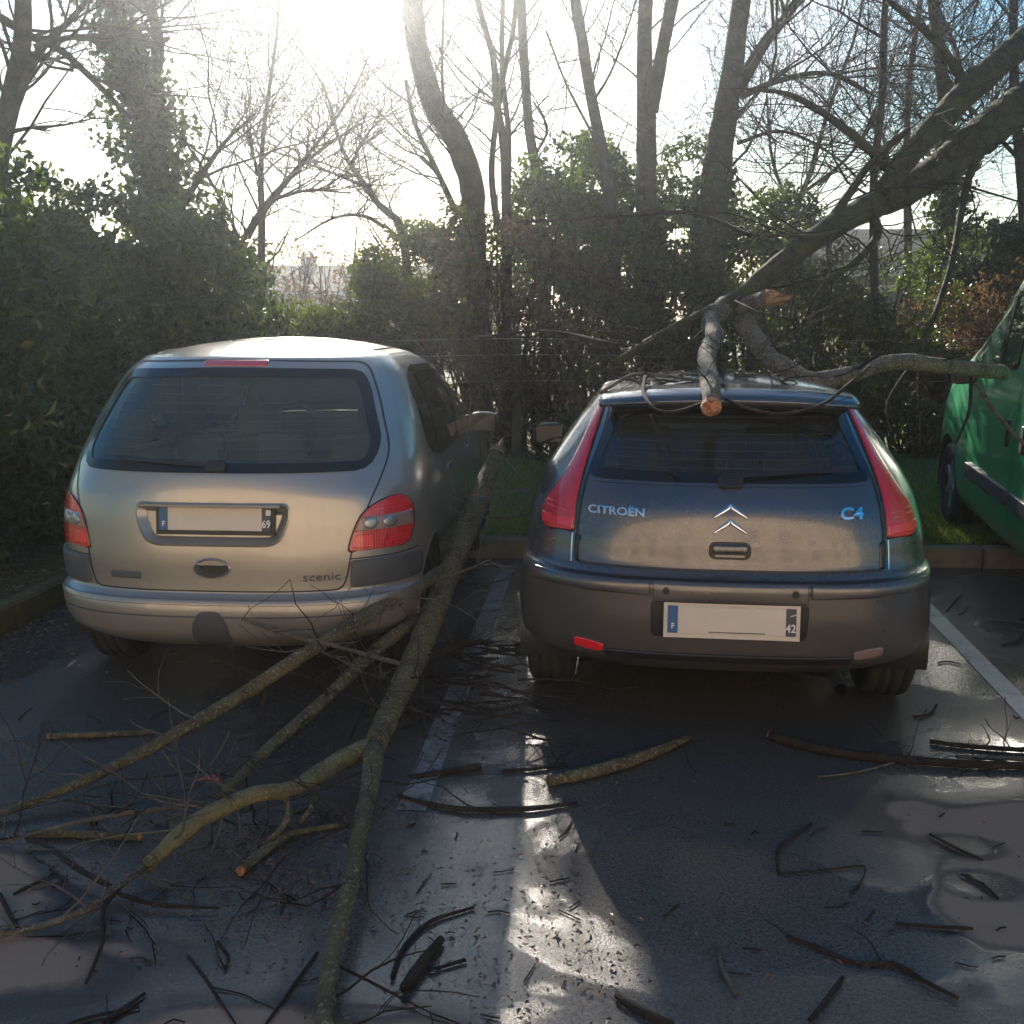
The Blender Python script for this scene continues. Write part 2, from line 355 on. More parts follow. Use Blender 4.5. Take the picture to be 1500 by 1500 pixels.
    t.links.new(rr.outputs[0], b.inputs['Roughness'])
    b.inputs['IOR'].default_value = 1.40
    t.links.new(math_(t, 'SUBTRACT', .5, math_(t, 'MULTIPLY', f1.outputs[0], .38)), b.inputs['Specular IOR Level'])
    h = math_(t, 'ADD', math_(t, 'MULTIPLY', agg, .7), math_(t, 'MULTIPLY', agg2, .4))
    bm = N(t, 'ShaderNodeBump'); bm.inputs['Distance'].default_value = .006
    sg = math_(t, 'ADD', math_(t, 'MULTIPLY', math_(t, 'SUBTRACT', 1.0, pm.outputs[0]), .60), .10)
    sg = math_(t, 'MAXIMUM', sg, math_(t, 'MULTIPLY', f1.outputs[0], .5))
    t.links.new(sg, bm.inputs['Strength']); t.links.new(h, bm.inputs['Height']); t.links.new(bm.outputs[0], b.inputs['Normal'])
    return m
def tolot(p): d = np.asarray(p) - KC; return float(np.dot(d, rv)), float(np.dot(d, fv))
DRY = []; WETSPOT = []; POOL = []
def pool_(px, py, rx, ry): a, b = tolot(gz(px, py)); POOL.append((a, b, rx, ry))
pool_(665, 1300, .30, .62); pool_(735, 900, .22, 1.0); pool_(1400, 985, .30, .45); pool_(1120, 1330, .60, .30); pool_(160, 1230, .5, .25)
def dry(px, py, rx, ry): a, b = tolot(gz(px, py)); DRY.append((a, b, rx, ry))
dry(1480, 1215, .44, .22); dry(1540, 1310, .42, .40); dry(1360, 1185, .20, .13)
dry(330, 1530, .42, .16); dry(560, 1530, .22, .13); dry(40, 1420, .30, .16); dry(190, 1400, .16, .07); dry(-150, 1340, .5, .4)
for px, py, rx, ry in ((1405, 1240, .075, .045), (1438, 1296, .075, .05)):
    a, b = tolot(gz(px, py)); WETSPOT.append((a, b, rx, ry))
def sheet(name, pts, z, m, matrix=None):
    me = mesh(name, [(p[0], p[1], z) for p in pts], [tuple(range(len(pts)))], False); o = link(name, me, m); o['kind'] = 'structure'
    if matrix is not None: o.matrix_world = matrix
    return o
M['soil'] = plain('soil', (.055, .040, .026), .9, var=.5, vs=3, bump=.6)
def grassground():
    m, t, b = mat('grass_ground'); a = noise_(t, 2.2, 8, .7); f = noise_(t, 60, 4)
    c = ramp(t, a, [(.3, (.060, .050, .024)), (.5, (.085, .11, .026)), (.7, (.12, .15, .035))])
    t.links.new(mixc(t, math_(t, 'MULTIPLY', f, .5), c, (.05, .05, .02)), b.inputs['Base Color']); b.inputs['Roughness'].default_value = .9
    bump_(t, b, f, .8, .03); return m
M['grassground'] = grassground()
sheet('ground', [(-400, -400), (400, -400), (400, 400), (-400, 400)], -.03, M['grassground'])
lotw = sheet('parking_lot', [(KL + .02, -30), (30, -30), (30, -.02), (KL + .02, -.02)], 0, asphalt_mat(), LOTM)
# raised verge behind and left of the kerbs: one uneven sheet with an L-shaped plan
def verge():
    xs = np.concatenate([np.linspace(-60, -8, 12)[:-1], np.linspace(-8, KL - .13, 24), np.linspace(KL + .05, 12, 60), np.linspace(13, 60, 12)])
    ys = np.concatenate([np.linspace(-30, -10, 8)[:-1], np.linspace(-10, .13, 44), np.linspace(.35, 8, 36), np.linspace(9, 80, 20)])
    V = []; Fc = []
    for j, y in enumerate(ys):
        for i, x in enumerate(xs):
            edge = min(max(KL - .13 - x, y - .13), 1.5) if True else 0
            h = .12 + .05 * mnoise.noise(Vector((x * .9, y * .9, 0))) * min(1, max(0, edge)) + (.10 * min(1.5, max(0, KL - .3 - x)) if y < 1 else 0) + .05 * min(3, max(0, y - .6))
            V.append((x, y, h))
    nx = len(xs)
    for j in range(len(ys) - 1):
        for i in range(nx - 1):
            if xs[i] >= KL - .14 and ys[j + 1] <= .14: continue
            if xs[i] > KL - .14 and ys[j] < .12: continue
            Fc.append((j * nx + i, j * nx + i + 1, (j + 1) * nx + i + 1, (j + 1) * nx + i))
    used = sorted({i for f in Fc for i in f}); mp_ = {u: k for k, u in enumerate(used)}
    me = mesh('grass_verge', [V[u] for u in used], [tuple(mp_[i] for i in f) for f in Fc]); o = link('grass_verge', me, M['grassground']); o.matrix_world = LOTM; o['kind'] = 'structure'
verge()
def verge_z(p):
    a, b = tolot(p); return .12 + .05 * min(3, max(0, b - .6))
# kerbs: concrete stones, each its own piece
M['kerb'] = plain('kerb_concrete', (.20, .175, .115), .85, var=.35, vs=5, bump=.5)
M['kerbmoss'] = plain('mossy_kerb', (.085, .075, .030), .9, var=.4, vs=6, bump=.5)
def kerb(name, p0, d, n, m, ln=1.0):
    root = empty(name); root['kind'] = 'structure'; base = None
    side = np.cross(d, [0, 0, 1.0])
    for i in range(n):
        if base is None:
            b = MB().box((0, 0, 0), (ln / 2 - .004, .06, .10), .018); base = mesh('kerb_stone', b.V, b.F, False); base.materials.append(m)
        o = link('kerb_stone', base, None, root); c = p0 + d * (ln * (i + .5)) + np.array([0, 0, .045 + random.uniform(-.004, .004)])
        o.location = c; o.rotation_euler = (0, 0, math.atan2(d[1], d[0]) + R(random.uniform(-.4, .4)))
    return root
kerb('back_kerb', lot(KL - .06, .06), rv, 16, M['kerb'])
kerb('left_kerb', lot(KL - .06, -.01), -fv, 12, M['kerbmoss'])
# painted bay lines
def linemat(nm='worn_white_paint', hi=1.0):
    m, t, b = mat(nm); a = noise_(t, 30, 6, .7); w = noise_(t, 5, 6, .7)
    k = ramp(t, math_(t, 'MULTIPLY', math_(t, 'ADD', a, w), .5), [(.40 - .06 * (hi - 1), (.05 * hi, .047 * hi, .043 * hi)), (.52 - .06 * (hi - 1), (.24 * hi, .225 * hi, .20 * hi)), (.7, (.42 * min(hi, 1.5), .40 * min(hi, 1.5), .37 * min(hi, 1.5)))])
    t.links.new(k, b.inputs['Base Color']); b.inputs['Roughness'].default_value = .45; bump_(t, b, noise_(t, 160, 3, .7), .5, .005); return m
M['line'] = linemat(); M['linenew'] = linemat('white_paint', 2.0)
def line(a0, b0, a1, b1, w, lm=None):
    d = np.array([a1 - a0, b1 - b0]); d /= np.linalg.norm(d); s = np.array([-d[1], d[0]]) * w / 2
    sheet('bay_line', [(a0 - s[0], b0 - s[1]), (a0 + s[0], b0 + s[1]), (a1 + s[0], b1 + s[1]), (a1 - s[0], b1 - s[1])], .004, lm or M['line'], LOTM)
pa = tolot(gz(602, 1188)); pb = tolot(gz(742, 835)); line(*pa, *pb, .105)
pa = tolot(gz(1358, 892)); pb = tolot(gz(1512, 1050)); d_ = np.array(pb) - np.array(pa); d_ /= np.linalg.norm(d_)
line(*(np.array(pa) - d_ * 1.1), *(np.array(pa) + d_ * 2.75), .105, M['linenew'])

# ================================================================ far things
M['roof'] = plain('slate_roof', (.055, .050, .050), .95, var=.25, vs=4, bump=.3, spec=.05); M['render'] = plain('rough_cast_wall', (.24, .19, .15), .9, var=.2, vs=2, bump=.2)
M['renderpale'] = plain('pale_wall', (.62, .48, .35), .9, var=.12, vs=1.2, bump=.2); M['wood'] = plain('weathered_wood', (.07, .06, .05), .85, var=.3, vs=12)
M['frame'] = plain('window_frame', (.6, .58, .55), .5, var=.05); M['pane'] = plain('window_pane', (.02, .025, .03), .08, var=.2)
M['wire'] = plain('galvanised_wire', (.30, .30, .29), .4, .8)
def house(name, label, x0, x1, y0, y1, eave, ridge, wallm, roofm, windows, chimneys):
    root = empty(name, ((x0 + x1) / 2, y0, 0)); tag(root, label, 'house'); ox = (x0 + x1) / 2
    w = (x1 - x0) / 2; dpt = y1 - y0
    b = MB().box((0, dpt / 2, eave / 2), (w, dpt / 2, eave / 2)); b.build('wall', wallm, root)
    rb = MB(); ov = .35; th = .12
    for s in (1, -1):
        ya, yb = (-ov, dpt / 2) if s == 1 else (dpt + ov, dpt / 2); za = eave - .12
        V = [(-w - ov, ya, za), (w + ov, ya, za), (w + ov, yb, ridge), (-w - ov, yb, ridge)]; V += [(x, y, z + th) for x, y, z in V]
        rb.add(V, [(0, 1, 2, 3), (7, 6, 5, 4), (0, 4, 5, 1), (3, 2, 6, 7), (0, 3, 7, 4), (1, 5, 6, 2)])
    rb.add([(-w, 0, eave), (-w, dpt, eave), (-w, dpt / 2, ridge)], [(0, 1, 2)]); rb.add([(w, 0, eave), (w, dpt, eave), (w, dpt / 2, ridge)], [(2, 1, 0)])
    rf = rb.build('roof', roofm, root)
    MB().box((0, -ov - .05, eave - .10), (w + ov, .05, .05)).build('gutter', M['frame'], rf)
    for cx in chimneys:
        c = MB().box((cx - ox, dpt / 2, ridge + .15), (.28, .25, .30), .02); c.box((cx - ox - .15, dpt / 2, ridge + .53), (.07, .07, .09), .02); c.box((cx - ox + .15, dpt / 2, ridge + .53), (.07, .07, .09), .02)
        c.build('chimney', M['render'], rf)
    for (wx, wz, ww, wh) in windows:
        f = MB(); cx = wx - ox
        for sx in (-1, 0, 1): f.box((cx + sx * (ww / 2 - .03), -.03, wz), (.035, .04, wh / 2))
        for sz in (-1, 1): f.box((cx, -.033, wz + sz * (wh / 2 - .03)), (ww / 2 - .002, .04, .035))
        fo = f.build('window', M['frame'], root)
        MB().box((cx, -.012, wz), (ww / 2 - .04, .01, wh / 2 - .04)).build('pane', M['pane'], fo)
        MB().box((cx, -.07, wz - wh / 2 - .03), (ww / 2 + .08, .07, .03)).build('sill', M['frame'], fo)
a = at(392, 398, 40); b = at(640, 398, 40)
house('house', 'low grey house with one chimney seen over the silver people carrier', a[0], b[0] + 3, 38, 46, 2.75, 3.72, M['render'], M['roof'], [(a[0] + 2, 1.6, 1.2, 1.1), (a[0] + 5, 1.6, 1.2, 1.1)], [at(452, 390, 42)[0]])
a = at(1215, 340, 24); b = at(1640, 340, 24)
house('bungalow', 'brown bungalow with slate roof behind the leaning broken tree', a[0], b[0], 22, 30, 2.75, 3.75, M['render'], M['roof'], [(at(1430, 425, 22)[0], 2.05, .95, .75), (at(1290, 425, 22)[0], 2.0, 1.1, .85)], [])
# the sunlit block the car tailgates mirror, across the lot behind the viewpoint
def block():
    Y0 = -13.0; root = empty('apartment_block', (0, Y0, 0)); tag(root, 'pale rendered apartment block facing the parked cars across the lot, mirrored in the tailgates', 'building')
    MB().box((1, -4, 4.1), (17, 4, 4.1)).build('wall', M['renderpale'], root)
    MB().box((1, -3.9, 8.35), (17.3, 4.3, .15)).build('roof', M['roof'], root)
    for zc in (2.0, 4.9):
        for k in range(9):
            x = -13 + k * 3.4 + (.5 if k % 3 == 1 else 0)
            f = MB()
            for sx in (-1, 0, 1): f.box((x + sx * .55, .03, zc), (.04, .05, .7))
            for sz in (-1, 1): f.box((x, .027, zc + sz * .67), (.585, .05, .04))
            fo = f.build('window', M['frame'], root); MB().box((x, .01, zc), (.52, .01, .64)).build('pane', M['pane'], fo)
block()
# wire fence along the back of the verge
def fence():
    Y = 11.6; root = empty('wire_fence', (0, Y, 0)); tag(root, 'wooden post and wire fence running through the hedge', 'fence')
    for x in np.arange(-7.6, 7.7, 2.55):
        h = 1.55 + random.uniform(-.04, .04)
        MB().box((x, 0, h / 2), (.055, .05, h / 2), .012).build('post', M['wood'], root)
    for z in (1.05, 1.33, 1.5):
        P = np.array([(x, -.065, z + .02 * math.sin(x * 1.3 + z)) for x in np.linspace(-7.7, 7.7, 40)])
        V, Q = tube_arrays(P, np.full(40, .0035), 4); link('wire', quads_mesh('wire', V, Q, True), M['wire'], root)
fence()
# ================================================================ vegetation
def leaf_quads(C, size, r, aspect=.48, up=0.3, fold=.12):
    n = len(C); d = r.normal(size=(n, 3)); d[:, 2] -= up; d /= np.linalg.norm(d, axis=1)[:, None]
    q = r.normal(size=(n, 3)); s = np.cross(d, q); s /= (np.linalg.norm(s, axis=1)[:, None] + 1e-9); nn = np.cross(s, d)
    L = (size * r.uniform(.6, 1.3, n))[:, None]
    V = np.stack([C - d * L * .5, C + s * L * aspect * .5 - d * L * .05 + nn * L * fold, C + d * L * .5, C - s * L * aspect * .5 - d * L * .05 + nn * L * fold], 1).reshape(-1, 3)
    return V, np.arange(4 * n).reshape(-1, 4)
def clump(P, s, seed=0):                       # smooth pseudo-noise for gaps and clumps
    x, y, z = (P * s).T; return (np.sin(x * 1.7 + seed) * np.cos(y * 1.3 - seed) + np.sin(y * 2.1 + z * 1.1 + seed * 2) * np.cos(x * .9 - z * 1.9) + np.sin(z * 2.3 + x * 1.3 + seed)) / 3
def shrub(name, label, lobes, n, size, m, cat='shrub', group=None, stems=10, cut=-.28, twig=None, shell=.30, seed=0, extra=None):
    r = np.random.default_rng(seed + 11); lobes = np.asarray(lobes, float)
    wgt = lobes[:, 3] * lobes[:, 4] + lobes[:, 4] * lobes[:, 5] + lobes[:, 3] * lobes[:, 5]; wgt /= wgt.sum()
    k = r.choice(len(lobes), n, p=wgt); d = r.normal(size=(n, 3)); d /= np.linalg.norm(d, axis=1)[:, None]
    rad = 1 - np.abs(r.normal(size=n)) * shell + np.maximum(0, r.normal(size=n)) * .06
    rad = np.clip(rad, .1, 1.25) * (1 + .16 * clump(d * 3 + lobes[k, :3], 1.4, seed))
    C = lobes[k, :3] + d * rad[:, None] * lobes[k, 3:]
    keep = (clump(C, 3.2, seed) > cut) & (C[:, 2] > .12); C = C[keep]
    base = np.array([lobes[:, 0].mean(), lobes[:, 1].mean(), .1]); root = empty(name, base); tag(root, label, cat, group)
    V, Q = leaf_quads(C - base, size, r); link('foliage', quads_mesh('foliage', V, Q), m, root)
    T = Tubes()
    for i in range(stems):
        lb = lobes[r.integers(len(lobes))]; tip = lb[:3] + r.normal(size=3) * .45 * lb[3:] + np.array([0, 0, lb[5] * .4]); b0 = np.array([lb[0] + r.normal() * .2, lb[1] + r.normal() * .2, .05])
        mid = (b0 + tip) / 2 + r.normal(size=3) * .15
        PR = smooth_path([b0, mid, tip], .2); T.add(PR - base, np.linspace(.022, .005, len(PR)), 5)
        for q in range(5):
            a0 = PR[r.integers(len(PR) // 3, len(PR))]; dd = r.normal(size=3); dd[2] = abs(dd[2]) * .6; dd /= np.linalg.norm(dd); ln = r.uniform(.25, .75)
            T.add(np.array([a0, a0 + dd * ln * .5 + r.normal(size=3) * .04, a0 + dd * ln]) - base, [.006, .004, .0015], 3)
    T.build('stem', twig or M['twig'], root)
    return root
def grow(T, p, d, ln, rad, lvl, r, maxl, up=.12, dens=1.0, nseg=6, wig=.16, tip=.0022):
    P = [p]; q = p.copy(); d = d / np.linalg.norm(d); D = [d]
    for i in range(nseg):
        d = d + r.normal(size=3) * wig; d[2] += up * .5; d /= np.linalg.norm(d); q = q + d * ln / nseg; P.append(q); D.append(d)
    P = np.array(P); rr = np.linspace(rad, max(tip, rad * .22), nseg + 1); T.add(P, rr, 5 if lvl <= 1 else 3)
    if lvl >= maxl: return
    nb = max(2, int((4.5 if lvl == 1 else 4) * dens))
    for k in range(nb):
        f = r.uniform(.2, 1.0); i = min(nseg - 1, int(f * nseg)); b = P[i] + (P[i + 1] - P[i]) * (f * nseg - i)
        ax = r.normal(size=3); s = np.cross(D[i], ax); s /= np.linalg.norm(s)
        nd = D[i] * r.uniform(.5, .9) + s * r.uniform(.5, .9)
        grow(T, b, nd, ln * r.uniform(.38, .68), max(tip, rr[i] * r.uniform(.4, .6)), lvl + 1, r, maxl, up, dens, max(4, nseg - 1), wig, tip)
def tree(name, label, path, Y, limbs=(), nb=10, bl=(1.0, 2.4), br=.03, seed=0, top=5.0, ivy=0, ivyr=.2, ivyz=(0, 9), group='trees beyond the verge', dens=1.0, fb=(.3, 1.0), lvls=3, mt=None, bias=None):
    """path: (px, py, width px) up the trunk at distance Y, carried down to the soil and up past the frame by top metres"""
    r = np.random.default_rng(seed + 101); k = Y / FPX * .76; mt = mt or M['treebark']
    pts = [at(x, y, Y) for x, y, w in path]; rad = [w * k / 2 for x, y, w in path]
    for i in range(1, len(pts)): pts[i] = pts[i] + np.array([0, .10 * math.sin(i * 1.9 + seed), 0])
    g = pts[0].copy(); g[2] = verge_z(g) - .05
    if pts[0][2] > g[2] + .3: pts.insert(0, g); rad.insert(0, rad[0] * 1.25)
    else: pts[0][2] = g[2]
    d = pts[-1] - pts[-2]; d /= np.linalg.norm(d)
    if top > 0: pts.append(pts[-1] + d * top * .5 + np.array([.1, 0, .2])); rad.append(rad[-1] * .6); pts.append(pts[-2] + d * top + np.array([-.1, .2, .4])); rad.append(rad[-1] * .25)
    base = pts[0].copy(); root = empty(name, base); tag(root, label, 'tree', group)
    tr, PR = tube_obj('trunk', np.array(pts) - base, rad, mt, root, 12, .14, .10, 5.0)
    tl = [PR]
    for lp in limbs:
        lpts = np.array([at(x, y, Y + (lp_[0] if False else 0)) for x, y, w in lp for lp_ in [lp]]) - base; lr = [w * k / 2 for x, y, w in lp]
        lpts[1:, 1] += np.linspace(.1, .5, len(lpts) - 1) * (1 if seed % 2 else -1)
        lo, LP = tube_obj('limb', lpts, lr, mt, root, 8, .12, .10, 6.0); tl.append(LP)
    T = Tubes(); tot = 0
    for li, PR_ in enumerate(tl):
        m_ = nb if li == 0 else max(4, nb // 2)
        for j in range(m_):
            f = r.uniform(fb[0] if li == 0 else .25, fb[1]); i = int(f * (len(PR_) - 2)); p = PR_[i, :3]; t_ = PR_[i + 1, :3] - p; t_ /= np.linalg.norm(t_) + 1e-9
            a = r.uniform(0, 2 * math.pi); s = np.array([math.cos(a), math.sin(a) * .8, r.uniform(-.1, .5)])
            if bias is not None: s = s + np.array(bias)
            ln = r.uniform(*bl); grow(T, p, s * .8 + t_ * .5, ln, min(PR_[i, 3] * .55, br * r.uniform(.6, 1.2)), 1, r, lvls, .12, dens, tip=.0030)
    T.build('crown', mt, root)
    if ivy:
        C = []
        idx = r.integers(0, len(PR), ivy * 3)
        for i in idx:
            z = PR[i, 2]
            if not (ivyz[0] <= z <= ivyz[1]): continue
            a = r.uniform(0, 2 * math.pi); rr = PR[i, 3] + abs(r.normal()) * ivyr * (.5 + .5 * math.sin(z * 2.2 + a) ** 2)
            C.append(PR[i, :3] + np.array([math.cos(a) * rr, math.sin(a) * rr, r.uniform(-.1, .1)]))
            if len(C) >= ivy: break
        V, Q = leaf_quads(np.array(C), .085, r, .85); link('ivy', quads_mesh('ivy', V, Q), M['ivy'], root)
    return root
def LB(px, py, Y, rx, rz, ry=None):
    p = at(px, py, Y); return (p[0], p[1], max(p[2], rz * .55), rx, ry or rx, rz)
# ---- trees, each traced up its own trunk
tree('tree', 'dark forked tree with crossing boughs beside the ivy clad trunk', [(-8, 560, 52), (-4, 330, 46), (2, 250, 40), (12, 150, 36), (27, 60, 32), (42, -40, 28)], 10.5,
     [[(5, 200, 20), (45, 80, 17), (80, 20, 12), (110, -40, 9)], [(-40, 0, 16), (40, 50, 14), (75, 65, 14), (130, 120, 11), (165, 160, 7)], [(50, 70, 14), (100, 50, 10), (150, 42, 8), (190, 30, 5)]], 16, (.8, 2.0), .025, 1, 4, dens=1.15, bias=(.5, 0, 0))
tree('tree', 'thick trunk smothered in ivy behind the laurel', [(252, 520, 60), (245, 400, 58), (238, 320, 56), (222, 240, 52), (212, 160, 48), (190, 80, 36), (168, 0, 26)], 12.0,
     [[(222, 130, 26), (236, 70, 22), (233, 0, 18), (236, -120, 14)], [(262, 310, 14), (295, 265, 11), (340, 215, 8), (390, 180, 5)]], 14, (1.0, 2.2), .025, 2, 4, 9000, .22, (.6, 6.2))
tree('tree', 'slim straight trunk rising beside the low house', [(388, 520, 16), (386, 400, 15), (382, 300, 13), (380, 260, 11), (390, 180, 8)], 14.5,
     [[(386, 310, 11), (430, 250, 9), (470, 210, 7), (520, 170, 4)], [(383, 270, 7), (362, 200, 5), (345, 130, 3)]], 26, (.9, 2.3), .016, 3, 2.2, 500, .10, (.4, 2.6), dens=1.1)
tree('tree', 'slanting trunk leaning across in front of the low house', [(335, 520, 20), (345, 400, 18), (362, 340, 16), (392, 300, 14), (440, 245, 9)], 13.5,
     [[(350, 350, 8), (325, 290, 6), (300, 230, 4)], [(400, 292, 8), (455, 280, 6), (520, 290, 3)]], 22, (.9, 2.1), .015, 4, 1.6, 600, .12, (.4, 2.4), dens=1.1)
tree('tree', 'bare spreading tree with drooping boughs next to the swept trunk', [(600, 520, 18), (590, 345, 16), (555, 300, 13), (520, 250, 10), (500, 215, 7)], 15.5,
     [[(575, 340, 9), (530, 315, 7), (480, 318, 5), (420, 350, 3)], [(540, 275, 7), (480, 250, 5), (420, 225, 3)], [(515, 240, 6), (540, 190, 4), (575, 150, 3)]], 28, (1.0, 2.4), .015, 5, 1.5, dens=1.2)
tree('tree', 'stout trunk with a swept bend rising from the middle hedge', [(700, 520, 52), (692, 330, 48), (692, 275, 46), (668, 205, 44), (632, 145, 42), (612, 70, 40), (602, -20, 36)], 14.0,
     [[(672, 320, 14), (640, 250, 11), (612, 190, 9), (600, 130, 7)], [(690, 290, 10), (660, 210, 8), (650, 120, 6), (655, 0, 5)]], 18, (.9, 2.2), .018, 6, 5, 700, .15, (.4, 2.8))
tree('tree', 'pair of thin stems crossing just right of the swept trunk', [(742, 520, 20), (742, 320, 19), (738, 215, 16), (727, 150, 14), (722, 80, 12), (700, 0, 10)], 13.2,
     [[(728, 330, 14), (720, 240, 12), (736, 110, 11), (752, 30, 10), (758, -60, 8)], [(742, 330, 12), (745, 200, 11), (735, 90, 10), (737, -40, 9)]], 18, (.8, 2.0), .014, 7, 4)
tree('tree', 'upright grey stem standing left of the tall evergreen shrub', [(798, 520, 22), (790, 300, 20), (775, 190, 18), (768, 90, 17), (764, -20, 16)], 14.4, [[(780, 230, 7), (796, 208, 6), (800, 190, 5), (780, 160, 4)]], 16, (.8, 2.0), .014, 8, 4)
tree('tree', 'slender grey stem slanting out of the tall evergreen shrub', [(905, 520, 26), (893, 300, 24), (880, 210, 22), (865, 130, 21), (852, 60, 20), (840, -20, 19)], 12.8,
     [[(868, 150, 6), (895, 105, 5), (920, 40, 4), (940, -20, 3)], [(800, 45, 4), (830, 120, 5), (870, 190, 6), (880, 215, 6)]], 18, (.8, 2.0), .014, 9, 4)
tree('tree', 'twin stemmed trunk parting high above the hedge', [(948, 520, 46), (946, 300, 40), (948, 170, 36), (944, 80, 28), (946, -20, 26)], 13.0,
     [[(954, 165, 26), (966, 90, 24), (980, 0, 22), (985, -100, 18)]], 20, (.9, 2.2), .015, 10, 5, 500, .12, (.4, 3.0))
tree('tree', 'tallest thick trunk with a strong bough forking to the right', [(1032, 540, 66), (1042, 350, 60), (1056, 220, 52), (1070, 110, 40), (1086, 0, 34)], 12.4,
     [[(1082, 130, 26), (1120, 65, 22), (1160, 15, 19), (1200, -40, 16)], [(1086, 142, 13), (1130, 120, 11), (1200, 100, 9), (1250, 103, 8), (1300, 125, 6)], [(1080, 210, 8), (1150, 190, 6), (1230, 220, 5), (1290, 265, 4)]], 20, (1.0, 2.4), .02, 11, 5, 1200, .12, (.4, 3.2), dens=1.2)
tree('tree', 'narrow straight stem seen through the leaning broken tree', [(1282, 520, 16), (1284, 270, 15), (1291, 150, 14), (1294, -20, 12)], 11.8, [[(1286, 170, 6), (1240, 230, 5), (1180, 280, 4)]], 26, (1.0, 2.2), .016, 12, 4, dens=1.2)
tree('tree', 'ivy hung trunk standing in front of the brown bungalow', [(1392, 520, 34), (1392, 340, 30), (1385, 220, 26), (1376, 80, 22), (1370, -20, 20)], 14.5,
     [[(1388, 150, 10), (1410, 90, 8), (1400, 0, 7)], [(1390, 270, 8), (1440, 200, 6), (1490, 120, 5)]], 26, (1.0, 2.4), .018, 13, 4, 2600, .20, (.4, 3.9), dens=1.2)
tree('tree', 'dark slim pole of a tree dividing the bungalow roof from the sky', [(1330, 520, 17), (1329, 330, 15), (1325, 230, 13), (1335, 120, 11), (1350, 0, 9)], 17.0, [[(1328, 300, 8), (1300, 240, 6), (1270, 180, 4)], [(1330, 290, 8), (1370, 220, 5), (1420, 160, 4)]], 26, (1.0, 2.4), .016, 14, 3, dens=1.3)
tree('tree', 'upright tree rising above the green van', [(1505, 520, 26), (1495, 300, 22), (1487, 150, 18), (1490, -20, 15)], 13.5, [[(1490, 230, 9), (1440, 170, 7), (1400, 90, 5)]], 26, (.9, 2.2), .018, 15, 4, dens=1.2)
tree('tree', 'thin bushy sapling with many arching shoots in the right hedge', [(1150, 520, 14), (1160, 330, 12), (1190, 250, 10), (1215, 160, 8)], 15.0, [[(1165, 320, 8), (1130, 240, 6), (1110, 150, 4)], [(1180, 280, 7), (1240, 230, 5), (1280, 150, 3)]], 22, (1.0, 2.2), .014, 16, 2, dens=1.35)
# ---- evergreen and withered shrubs
laurel = 'evergreen shrubs round the lot'
shrub('laurel', 'tall dark laurel crowding the left kerb beside the silver people carrier', [LB(-40, 640, 7.6, 1.0, 1.0), LB(30, 560, 8.2, .95, 1.1), LB(-60, 430, 8.6, 1.2, 1.2), LB(60, 750, 8.0, .7, .6), LB(-150, 800, 6.6, .75, .8)], 50000, .10, M['laurel'], 'shrub', laurel, 22, -.16, seed=1)
shrub('laurel', 'broad laurel at the foot of the ivy clad trunk', [LB(150, 520, 10.2, 1.2, 1.25), LB(240, 480, 10.6, .9, 1.1), LB(60, 400, 10.6, 1.1, 1.0), LB(160, 380, 10.8, .8, .65), LB(300, 480, 10.2, .65, 1.25)], 48000, .10, M['laurel'], 'shrub', laurel, 20, -.14, seed=2)
shrub('laurel', 'loose leggy laurel under the slanting trunk, sky showing through it', [LB(300, 420, 11.8, .6, .65), LB(330, 500, 11.6, .8, .7), LB(260, 350, 11.8, .5, .5)], 11000, .085, M['laurel'], 'shrub', laurel, 12, -.12, seed=3)
shrub('hedge_shrub', 'low clipped shrub behind the roof of the silver people carrier', [LB(430, 520, 11.8, .9, .55), LB(530, 515, 12.2, .8, .6)], 15000, .075, M['hedge'], 'shrub', laurel, 10, -.3, seed=4)
shrub('hedge_shrub', 'hazel bush with withered leaves right of the people carrier roof', [LB(610, 440, 13.0, .75, .9), LB(660, 390, 13.4, .6, .75), LB(570, 410, 13.6, .5, .5)], 20000, .08, M['hedge'], 'shrub', laurel, 24, -.12, seed=5)
shrub('hedge_shrub', 'brown thicket in the gap between the two cars', [LB(690, 560, 12.2, 1.0, .85), LB(790, 560, 12.0, 1.0, .9), LB(740, 430, 12.6, .95, .9), LB(830, 470, 12.2, .8, .9)], 26000, .06, M['brownleaf'], 'shrub', laurel, 110, -.08, seed=6)
shrub('evergreen_shrub', 'tall evergreen shrub rounding above the hedge between the bare stems', [LB(840, 320, 13.6, .85, .95), LB(870, 280, 13.8, .55, .65), LB(800, 370, 13.4, .7, .8), LB(900, 400, 13.2, .7, 1.0)], 28000, .09, M['laurel'], 'shrub', laurel, 16, -.16, seed=7)
shrub('evergreen_shrub', 'patchy evergreen climbing round the tallest thick trunk', [LB(1010, 300, 13.2, .55, .8), LB(1000, 400, 13.0, .7, .9), LB(1100, 380, 13.2, .65, .8), LB(1150, 330, 13.8, .5, .5)], 21000, .08, M['ivy'], 'shrub', laurel, 14, -.14, seed=8)
shrub('hedge_shrub', 'dark hedge standing behind the hatchback roof', [LB(930, 560, 11.9, 1.0, 1.0), LB(1060, 570, 11.8, 1.0, 1.0), LB(980, 460, 12.4, .9, .9)], 24000, .07, M['hedge'], 'shrub', laurel, 90, -.1, seed=9)
shrub('hedge_shrub', 'olive green hedge under the broken end of the leaning tree', [LB(1180, 520, 12.0, 1.0, 1.0), LB(1290, 500, 12.2, 1.0, .95), LB(1200, 440, 12.6, .8, .7), LB(1330, 590, 11.8, .9, .8)], 32000, .07, M['hedge'], 'shrub', laurel, 80, -.12, seed=10)
